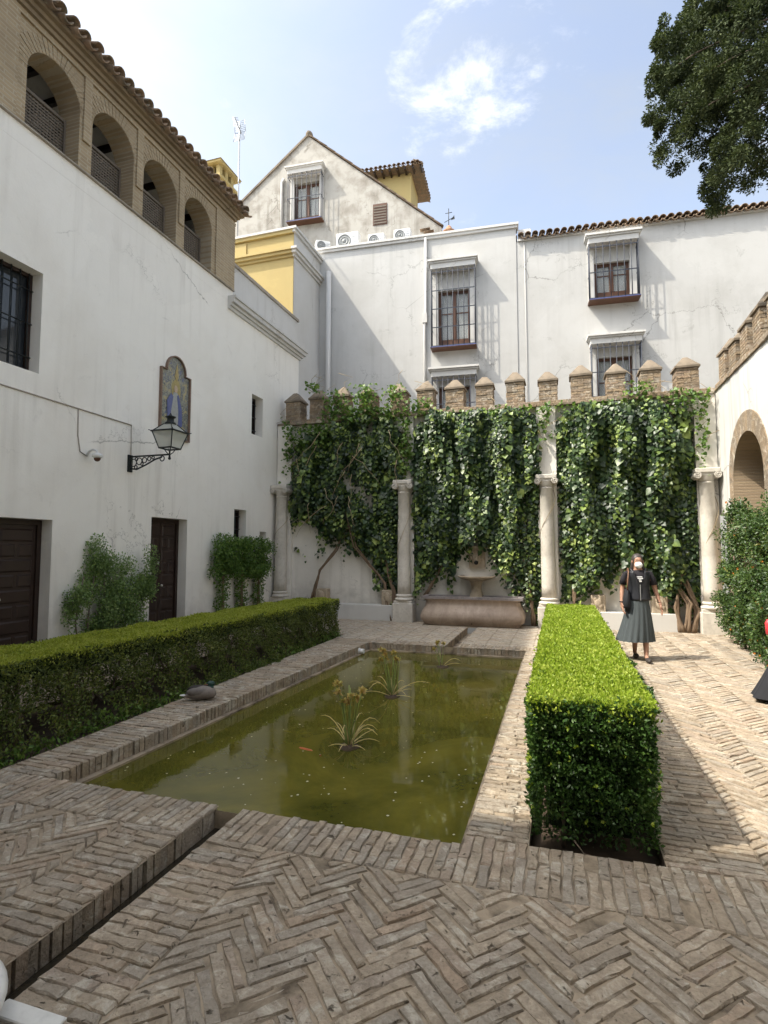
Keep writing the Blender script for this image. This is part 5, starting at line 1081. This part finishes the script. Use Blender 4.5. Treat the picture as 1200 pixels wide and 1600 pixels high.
# ---- papyrus in the pool
M_pst = plain('papyrus_stem', (0.22,0.28,0.08), 0.6, var=0.4); M_dry = plain('dry_blade', (0.62,0.50,0.25), 0.7, var=0.3); L_pap = leafmat('papyrus_ray', [(0,(0.42,0.26,0.10)),(0.5,(0.55,0.40,0.15)),(0.8,(0.45,0.44,0.12)),(1,(0.65,0.52,0.25))], .3, .2, 8)
def papyrus(x, y, lab, h, n_st, n_dry, seed, arch=0.34):
    rr = random.Random(seed); th = thing('papyrus_clump', lab, 'papyrus', (x, y, -0.145), 0, 'papyrus clumps in the pool'); P = []; D = []
    for k in range(n_st):
        a = rr.uniform(0,6.28); r0 = rr.uniform(0,.07); H = h*rr.uniform(.68,1.0); lean = rr.uniform(.02,.15)
        pts = [(r0*math.cos(a)+lean*t*t*math.cos(a), r0*math.sin(a)+lean*t*t*math.sin(a), H*t-0.02) for t in (0,.25,.5,.75,1)]
        st = MB().tube(pts, [.007,.006,.006,.005,.004], 6).build('stem', M_pst, th); tp = pts[-1]
        if rr.random() < .8:
            m = 34; d = norm(RNG.normal(0,1,(m,3))*np.array([1,1,.6])+np.array([0,0,.25])); leaves('umbel', np.tile(tp,(m,1)).astype(float), d, rnd(m), RNG.uniform(.028,.058,m), 'oval', L_pap, st)
    for k in range(n_dry):
        a = rr.uniform(0,6.28); L = rr.uniform(.6,1.25)*arch; hh = rr.uniform(.03,.24); e = rr.uniform(-.02,.10)
        pts = [(L*t*math.cos(a), L*t*math.sin(a)*.9, max(.004, hh*math.sin(t*math.pi*.75)+e*t)) for t in np.linspace(0,1,7)]
        MB().tube(pts, [.0048,.0048,.0045,.004,.0036,.003,.0015], 5).build('dry_blade', M_dry, th)
    MB().lathe([(.09,-.05),(.10,.0),(.07,.02),(0,.025)],0,0,12,wob=lambda a,z:1+.15*math.sin(a*3)).build('root_crown', M_soil, th)
papyrus(-1.92,4.97,'papyrus clump with drooping dry blades, the larger one in the pool',0.60,12,18,4,0.38); papyrus(-2.05,6.80,'papyrus clump with brown umbels in the middle of the pool',0.62,10,13,8,0.42); papyrus(-1.80,8.75,'sparse papyrus clump near the far end of the pool',0.42,4,3,12,0.25)
# ---- conifer leaning in over the right wall
tr = thing('cypress_tree', 'dark cypress whose drooping boughs hang over the arched wall', 'tree', (7.6, 9.6, 0)); tr.location = (0, 0, 0)
POLY = [(2.05, 10.52), (2.03, 10.28), (1.89, 10.07), (1.72, 9.98), (1.64, 9.78), (1.62, 9.6), (1.48, 9.55), (1.59, 9.32), (1.62, 9.09), (1.41, 8.86), (1.29, 8.72), (1.47, 8.58), (1.72, 8.56), (1.54, 8.22), (1.57, 8.06), (1.83, 8.04), (2.02, 7.87), (2.18, 7.85), (2.28, 8.14), (2.42, 8.0), (2.39, 7.73), (2.25, 7.55), (2.32, 7.3), (2.54, 7.13), (2.77, 7.23), (2.85, 7.46), (3.01, 7.38), (3.07, 7.57), (3.26, 7.55), (3.86, 7.6), (4.89, 8.43), (5.33, 12.45), (3.85, 14.43), (2.62, 12.09)]        # outline of the boughs in the tree's own x-z plane
def inside(x, z):
    c = False
    for i in range(len(POLY)):
        (x0,z0),(x1,z1) = POLY[i-1], POLY[i]
        if (z0 > z) != (z1 > z) and x < (x1-x0)*(z-z0)/(z1-z0)+x0: c = not c
    return c
xs = [p[0] for p in POLY]; zs2 = [p[1] for p in POLY]; P = []; D = []; Q = []; cen = []
rr = random.Random(21); tries = 0
while len(cen) < 820 and tries < 40000:
    tries += 1; x = rr.uniform(min(xs), max(xs)); z = rr.uniform(min(zs2), max(zs2))
    if inside(x, z) and inside(x, z-0.13) and inside(x-0.03, z): 
        ok = (x < 3.3 and z < 11) or rr.random() < .35
        if ok: cen.append((x, 9.3+rr.uniform(-.9,.9)*min(1, .25+(x-1.2)*.5), z))
cen = [c for c in cen if sum(1 for q in cen if (q[0]-c[0])**2+(q[2]-c[2])**2 < 0.06) >= 4]
for (x, y, z) in cen:
    n = 250; a = RNG.normal(0,1,(n,3)); a = norm(a)*(RNG.random((n,1))**.3); sz = rr.uniform(.6,1.25)
    if not inside(x-.13, z-.06): sz *= .55
    p = a*np.array([.13,.15,.12])*sz; P.append(p+np.array([x-.03,y,z-.02])); D.append(a*1.0+rnd(n,.3)+np.array([-.35,0,.05])); Q.append(a*1.2+rnd(n,.45)+np.array([-.1,-.2,.5]))
P, D, Q = map(np.concatenate, (P, D, Q)); leaves('crown', P, D, Q, RNG.uniform(.028,.055,len(P)), 'oval', L_cyp, tr)
MB().tube([(7.6,9.6,-.5),(7.55,9.6,4),(7.3,9.5,9),(7.0,9.4,14)],[.42,.36,.26,.10],12).build('trunk', M_bark2, tr)
for c in [cen[i] for i in range(0, len(cen), 14)]:
    r0 = (7.3, 9.5, c[2]+0.4+0.15*(7.3-c[0])); pts = [r0, ((r0[0]+c[0])/2, (r0[1]+c[1])/2, (r0[2]+c[2])/2+.45), (c[0]+.25,c[1],c[2]+.12), c]; MB().tube(pts,[.05,.022,.010,.005],6).build('bough', M_bark2, tr)
# ================================================================== PEOPLE AND ANIMALS
def loft(mb, rings, n=24, wob=None, cap=True):
    vs = []
    for k, (cx, cy, z, rx, ry) in enumerate(rings):
        for i in range(n):
            a = 2*math.pi*i/n; q = wob(a, k) if wob else 1.0; vs.append((cx+rx*q*math.cos(a), cy+ry*q*math.sin(a), z))
    fs = [(k*n+i, k*n+(i+1) % n, k*n+n+(i+1) % n, k*n+n+i) for k in range(len(rings)-1) for i in range(n)]
    if cap: fs += [tuple(range(n-1,-1,-1)), tuple((len(rings)-1)*n+i for i in range(n))]
    return mb.add(vs, fs, True)
M_skin = plain('skin', (0.36, 0.20, 0.135), 0.55, var=0.08); M_hair = plain('dark_hair', (0.05, 0.04, 0.037), 0.5, var=0.4, scale=40); M_tee = plain('black_cotton', (0.016, 0.014, 0.018), 0.9); M_vest = plain('black_quilt', (0.020, 0.021, 0.026), 0.42, var=0.3, scale=20)
M_skirt = plain('grey_skirt', (0.058, 0.07, 0.074), 0.8, var=0.2, scale=30); M_shoe = plain('dark_shoe', (0.045, 0.038, 0.035), 0.5); M_mask = plain('white_mask', (0.80, 0.80, 0.80), 0.8, var=0.03); M_blk = plain('black_cloth', (0.014, 0.015, 0.019), 0.85); M_red = plain('red_leather', (0.55, 0.05, 0.06), 0.45); M_strap = plain('brown_strap', (0.16, 0.08, 0.045), 0.6)
def skin_body(name, joints, edges, root, mat, parent):
    me = bpy.data.meshes.new(name); bm = bmesh.new(); sk = bm.verts.layers.skin.verify(); vm = {}
    for k, (p, r) in joints.items():
        v = bm.verts.new(p); v[sk].radius = r if isinstance(r, tuple) else (r, r); v[sk].use_root = (k == root); vm[k] = v
    for a, e in edges: bm.edges.new((vm[a], vm[e]))
    bm.to_mesh(me); bm.free(); o = link(name, me, None); o.modifiers.new('skin', 'SKIN').use_smooth_shade = True; s = o.modifiers.new('sub', 'SUBSURF'); s.levels = 2; s.render_levels = 2
    dg = bpy.context.evaluated_depsgraph_get(); dg.update(); nm = bpy.data.meshes.new_from_object(o.evaluated_get(dg)); o.modifiers.clear(); o.data = nm; nm.materials.clear(); nm.materials.append(mat); nm.polygons.foreach_set('use_smooth', [True]*len(nm.polygons)); o.parent = parent; return o
def body(parent, armL, armR, footL, footR, mat):
    """a standing figure 1.64 m tall facing -Y; arms and feet are given as joint positions"""
    J = {'pel':((0,0,.92),(.10,.08)),'wai':((0,0,1.07),(.115,.085)),'che':((0,0,1.25),(.135,.095)),'clav':((0,.01,1.345),(.09,.06)),'nk':((0,.012,1.40),.048),'jaw':((0,-.012,1.465),(.058,.070)),'hd':((0,-.008,1.535),(.073,.092)),'crn':((0,.005,1.60),(.058,.075))}
    E = [('pel','wai'),('wai','che'),('che','clav'),('clav','nk'),('nk','jaw'),('jaw','hd'),('hd','crn')]
    for s, (el, wr, hn), ft in ((-1,armL,footL),(1,armR,footR)):
        t = 'L' if s < 0 else 'R'
        J['sh'+t] = ((s*.155,.01,1.345),.040); J['ua'+t] = (tuple((Vector((s*.18,.01,1.32))*.5+Vector(el)*.5)),.043); J['el'+t] = (el,.036); J['fa'+t] = (tuple(Vector(el)*.55+Vector(wr)*.45),.034); J['wr'+t] = (wr,.024); J['pm'+t] = (hn,(.026,.018))
        E += [('clav','sh'+t),('sh'+t,'ua'+t),('ua'+t,'el'+t),('el'+t,'fa'+t),('fa'+t,'wr'+t),('wr'+t,'pm'+t)]
        d = (Vector(hn)-Vector(wr)).normalized(); sd = Vector((0,1,0)); sd = (sd-d*sd.dot(d)).normalized(); inw = Vector((-s,0,0))
        for q, (off, ln) in enumerate(((-.024,.060),(-.008,.072),(.008,.068),(.024,.052))):
            a = Vector(hn)+d*.035+sd*off; e = a+d*ln*.55+inw*.006; g = a+d*ln+inw*.024
            J['f%d'%q+t] = (tuple(a),.0095); J['g%d'%q+t] = (tuple(e),.0085); J['h%d'%q+t] = (tuple(g),.0075); E += [('pm'+t,'f%d'%q+t),('f%d'%q+t,'g%d'%q+t),('g%d'%q+t,'h%d'%q+t)]
        a = Vector(wr)+d*.03-sd*.026; g = a+d*.035-sd*.02+inw*.012; J['t0'+t] = (tuple(a),.011); J['t1'+t] = (tuple(g),.009); E += [('wr'+t,'t0'+t),('t0'+t,'t1'+t)]
        kn, an, to = ft
        J['hp'+t] = ((s*.07,0,.86),(.06,.065)); J['th'+t] = (tuple((Vector((s*.075,0,.86))+Vector(kn))/2),.055); J['kn'+t] = (kn,.052); J['ca'+t] = (tuple(Vector(kn)*.6+Vector(an)*.4+Vector((0,.015,0))),.050); J['an'+t] = (an,.033); J['to'+t] = (to,(.034,.024))
        E += [('pel','hp'+t),('hp'+t,'th'+t),('th'+t,'kn'+t),('kn'+t,'ca'+t),('ca'+t,'an'+t),('an'+t,'to'+t)]
    return skin_body('body', J, E, 'pel', mat, parent)
w_ = thing('person', 'woman in white face mask, dark quilted vest and grey pleated skirt walking past the hedge', 'person', (1.18, 9.50, 0), R_(4))
bd = body(w_, ((-.235,.02,1.10),(-.262,-.06,.875),(-.255,-.085,.81)), ((.245,.03,1.10),(.30,-.02,.87),(.315,-.03,.80)), ((-.06,.02,.48),(-.045,.20,.085),(-.05,.10,.035)), ((.07,-.08,.49),(.055,-.14,.075),(.062,-.27,.035)), M_skin)
b = MB()
loft(b, [(0,0,.98,.150,.118),(0,0,1.10,.142,.108),(0,0,1.24,.165,.122),(0,.005,1.33,.168,.105),(0,.01,1.375,.11,.08),(0,.012,1.40,.064,.060)], 24)
for s in (-1,1): b.tube([(s*.13,.01,1.352),(s*.175,.01,1.335),(s*.21,.012,1.25),(s*.228,.018,1.165)],[.038,.042,.046,.053],12)
tee = b.build('t_shirt', M_tee, w_)
for (x0,x1,z) in ((-.045,.03,1.285),(-.035,.04,1.262),(-.018,.018,1.238),(-.012,.02,1.215)): MB().box(x0,x1,-.158,-.140,z,z+.013).build('print', M_mask, tee)
q = lambda a, k: 1+0.018*(k % 2)
b = MB(); n = 28; zz = [.925,.955,.985,1.015,1.045,1.075,1.105,1.135,1.165,1.195,1.225,1.255,1.285,1.315,1.345,1.375]
R2 = []
for k, z in enumerate(zz):
    f = (z-.925)/.45; rx = .168-.02*math.sin(f*3.1)+.018*max(0,f-.5)*2-(.055*max(0,(f-.82)/.18)); ry = .132-.018*math.sin(f*3.1)+.012*max(0,f-.5); R2.append((0,.004,z,rx*(1+.02*(k%2)),ry*(1+.03*(k%2))))
vs = []; fs = []
for k, (cx,cy,z,rx,ry) in enumerate(R2):
    gap = 0.03+max(0,(z-1.17)/.2)*0.55                                   # zip open in a V towards the neck
    for i in range(n+1): a = -math.pi/2+gap+(2*math.pi-2*gap)*i/n; vs.append((cx+rx*math.cos(a),cy+ry*math.sin(a),z))
for k in range(len(R2)-1):
    for i in range(n): fs.append((k*(n+1)+i,k*(n+1)+i+1,(k+1)*(n+1)+i+1,(k+1)*(n+1)+i))
b.add(vs, fs, True); vst = b.build('vest', M_vest, w_); md = vst.modifiers.new('thick','SOLIDIFY'); md.thickness = .012; md.offset = 1
MB().tube([(-.085,-.075,1.36),(-.11,.0,1.40),(-.06,.075,1.415),(.06,.075,1.415),(.11,0,1.40),(.085,-.075,1.36)],.020,8).build('collar', M_vest, vst); MB().box(-.006,.006,-.142,-.128,.93,1.17).build('zip', M_grey, vst)
b = MB(); S2 = []
for k in range(11): f = k/10; S2.append((-.015-.055*f*f, .02*f, .985-.69*f, .150+.125*f**1.2, .122+.11*f**1.1))
loft(b, S2, 72, wob=lambda a,k: 1+(.012+.055*k/10)*math.sin(a*18+.6*math.sin(a*3))+.05*(k/10)*math.sin(a*3+1), cap=False); b.build('skirt', M_skirt, w_)
b = MB(); b.ball((0,.028,1.555),(.089,.093,.098),16,10); loft(b, [(0,.075,1.335,.105,.035),(0,.072,1.40,.105,.045),(0,.055,1.48,.095,.062),(0,.04,1.55,.088,.075)], 16); b.build('hair', M_hair, w_)
for s in (-1,1): MB().ball((s*.078,.03,1.45),(.022,.045,.10),8,6).build('hair_side', M_hair, w_)
b = MB(); b.ball((0,-.072,1.472),(.058,.048,.052),14,9); mk = b.build('face_mask', M_mask, w_)
for s in (-1,1): MB().ball((s*.029,-.092,1.548),(.013,.007,.006),8,5).build('eye', M_hair, w_); MB().box(s*.03-.018,s*.03+.018,-.1,-.094,1.563,1.568).build('eyebrow', M_hair, w_); MB().ball((s*.079,.0,1.52),(.010,.018,.028),8,6).build('ear', M_skin, w_)
for (x,y,z,rx) in ((-.05,.11,.04,.2),(.062,-.22,.035,.0)): 
    o = MB().ball((0,0,0),(.042,.115,.040),12,8).build('shoe', M_shoe, w_); o.location = (x,y-.015,z+.005); o.rotation_euler = (-rx*1.2,0,0)
MB().tube([(.292+.028*math.cos(a),-.012+.028*math.sin(a),.895) for a in np.linspace(0,6.283,13)],.006,5).build('bracelet', M_blk, w_); MB().tube([(-.26+.03*math.cos(a),-.055+.03*math.sin(a),.90) for a in np.linspace(0,6.283,13)],.009,5).build('watch', M_blk, w_)
bg_ = thing('handbag', 'black shoulder bag with brown strap hanging from the masked woman\'s shoulder', 'bag', (1.18, 9.50, 0), R_(4))
b = MB(); loft(b, [(-.19,-.05,.80,.05,.10),(-.195,-.05,.83,.065,.125),(-.19,-.05,.95,.055,.12),(-.18,-.04,1.07,.03,.10),(-.175,-.04,1.10,.012,.07)], 14); b.build('pouch', M_blk, bg_); MB().tube([(-.185,-.12,1.08),(-.178,-.125,1.2),(-.155,-.09,1.36),(-.145,.0,1.418),(-.16,.07,1.36),(-.185,.09,1.2),(-.185,.05,1.08)],.010,6).build('strap', M_strap, bg_)
p2_ = thing('person', 'person in a long flared black skirt passing the flowering shrub', 'person', (2.62, 7.40, 0), R_(10))
body(p2_, ((-.235,.02,1.10),(-.262,-.06,.875),(-.27,-.08,.80)), ((.245,.03,1.10),(.30,-.02,.87),(.315,-.03,.80)), ((-.06,-.08,.48),(-.05,-.16,.075),(-.05,-.28,.035)), ((.07,.05,.49),(.06,.18,.08),(.062,.07,.035)), M_skin)
b = MB(); loft(b, [(-.16*f*f,-.02*f,1.0-.95*f,.15+.25*f**1.05,.12+.2*f**1.1) for f in np.linspace(0,1,12)], 60, wob=lambda a,k: 1+(.01+.05*k/11)*math.sin(a*8+1.3)+.05*k/11*math.sin(a*3), cap=False); b.build('skirt', M_blk, p2_)
b = MB(); loft(b, [(0,0,.97,.152,.120),(0,0,1.10,.145,.110),(0,0,1.24,.168,.124),(0,.005,1.33,.170,.106),(0,.01,1.375,.11,.08),(0,.012,1.40,.064,.060)], 24)
for s in (-1,1): b.tube([(s*.13,.01,1.352),(s*.175,.01,1.335),(s*.21,.012,1.22),(s*.236,.02,1.09),(s*.255,-.03,.95)],[.045,.050,.048,.044,.038],12)
b.build('jumper', M_blk, p2_); b = MB(); b.ball((0,.028,1.555),(.089,.093,.098),16,10); loft(b, [(0,.075,1.335,.105,.035),(0,.072,1.40,.105,.045),(0,.055,1.48,.095,.062),(0,.04,1.55,.088,.075)], 16); b.build('hair', M_hair, p2_)
for s in (-1,1): MB().ball((s*.029,-.092,1.548),(.013,.007,.006),8,5).build('eye', M_hair, p2_); MB().ball((s*.079,.0,1.52),(.010,.018,.028),8,6).build('ear', M_skin, p2_)
b = MB(); b.ball((0,-.108,1.515),(.014,.02,.024),8,6); b.build('nose', M_skin, p2_); MB().ball((0,-.092,1.475),(.024,.01,.007),8,5).build('mouth', M_red, p2_)
for (x,y) in ((-.05,-.235),(.062,.11)): o = MB().ball((0,0,0),(.042,.115,.040),12,8).build('shoe', M_shoe, p2_); o.location = (x,y,.04)
bg2 = thing('red_bag', 'small red bag held low by the person in the black skirt', 'bag', (2.295, 7.32, .74), R_(10))
b = MB(); loft(b, [(0,0,0,.06,.04),(0,0,.02,.085,.05),(0,0,.14,.09,.05),(0,0,.18,.07,.035)], 16); b.build('pouch', M_red, bg2); MB().tube([(-.05,0,.17),(-.04,0,.25),(0,0,.28),(.04,0,.25),(.05,0,.17)],.008,6).build('handle', M_red, bg2)
# ---- duck asleep on the coping
dk = thing('duck', 'mallard duck sleeping with tucked head on the brick pool coping', 'duck', (-3.93, 5.48, 0.004), math.atan2(.18,.29))
M_dg = plain('duck_grey', (0.22,0.19,0.165), 0.8, var=0.3, scale=60); M_dd = plain('duck_dark', (0.035,0.03,0.028), 0.7, var=0.4, scale=50); M_dh = plain('duck_head', (0.012,0.045,0.035), 0.3)
rg = [(-.19,.0,.055,.008,.010),(-.16,0,.05,.03,.02),(-.12,0,.055,.055,.036),(-.05,0,.07,.085,.062),(.03,0,.08,.095,.075),(.10,0,.078,.09,.072),(.145,0,.07,.065,.055),(.17,0,.065,.02,.02)]
vs = []; n = 18
for (x,y,z,ry,rz_) in rg:
    for i in range(n): a = 2*math.pi*i/n; vs.append((x, y+ry*math.cos(a), max(0.0, z+rz_*math.sin(a))))
fs = [(k*n+i,k*n+(i+1)%n,k*n+n+(i+1)%n,k*n+n+i) for k in range(len(rg)-1) for i in range(n)]+[tuple(range(n)),tuple((len(rg)-1)*n+i for i in range(n))]
bo = MB().add(vs,fs,True); bo.ball((.105,.01,.165),(.052,.036,.036),12,8); bo.tube([(.10,.0,.11),(.11,.0,.15)],[.04,.036],10); body_o = bo.build('body', M_dg, dk); body_o.data.materials.append(M_dh)
nf = len(fs)
for i, p in enumerate(body_o.data.polygons):
    if i >= nf: p.material_index = 1
b = MB(); b.ball((-.03,-.055,.10),(.125,.040,.048),14,8); b.build('wing', plain('duck_wing', (0.17,0.15,0.135), 0.7, var=0.35, scale=50), dk); b = MB(); b.ball((-.03,.05,.105),(.125,.045,.05),14,8); b.build('wing', M_dd, dk)
MB().ball((-.185,.0,.058),(.045,.03,.010),10,6).build('tail', M_white, dk); MB().ball((.06,-.012,.165),(.028,.012,.008),8,5).build('bill', M_strap, dk)
sp = thing('water_spout', 'short white pipe end poking from the pool wall above the water', 'pipe', (inner_x(9.34), 9.34, -0.085))
MB().lathe([(.04,0),(.045,.09),(.03,.09),(.028,.02)],0,0,14).build('pipe', M_white, sp).rotation_euler = (0,R_(90),0); MB().lathe([(.055,-.012),(.055,.008)],0,0,14).build('collar', M_white, sp).rotation_euler = (0,R_(90),0)
fh = thing('koi_fish', 'orange koi fish breaking the green pool surface beside the papyrus', 'fish', (-2.28, 4.80, -0.160), R_(150)); M_koi = plain('koi_orange', (0.42,0.10,0.025), 0.3, var=0.5, scale=30)
vs = []; n = 14; rg = [(-.17,.004,.008),(-.12,.015,.02),(-.04,.034,.035),(.05,.036,.034),(.12,.024,.022),(.15,.006,.006)]
for (x,ry,rz_) in rg:
    for i in range(n): a = 2*math.pi*i/n; vs.append((x, .02*math.sin(x*14)+ry*math.cos(a), -.012+rz_*math.sin(a)))
MB().add(vs,[(k*n+i,k*n+(i+1)%n,k*n+n+(i+1)%n,k*n+n+i) for k in range(len(rg)-1) for i in range(n)]+[tuple(range(n)),tuple((len(rg)-1)*n+i for i in range(n))],True).build('body', M_koi, fh); MB().prism([(-.16,-.012),(-.24,.03),(-.22,-.01),(-.24,-.05)],.008,-.002,'y').build('tail_fin', M_koi, fh)
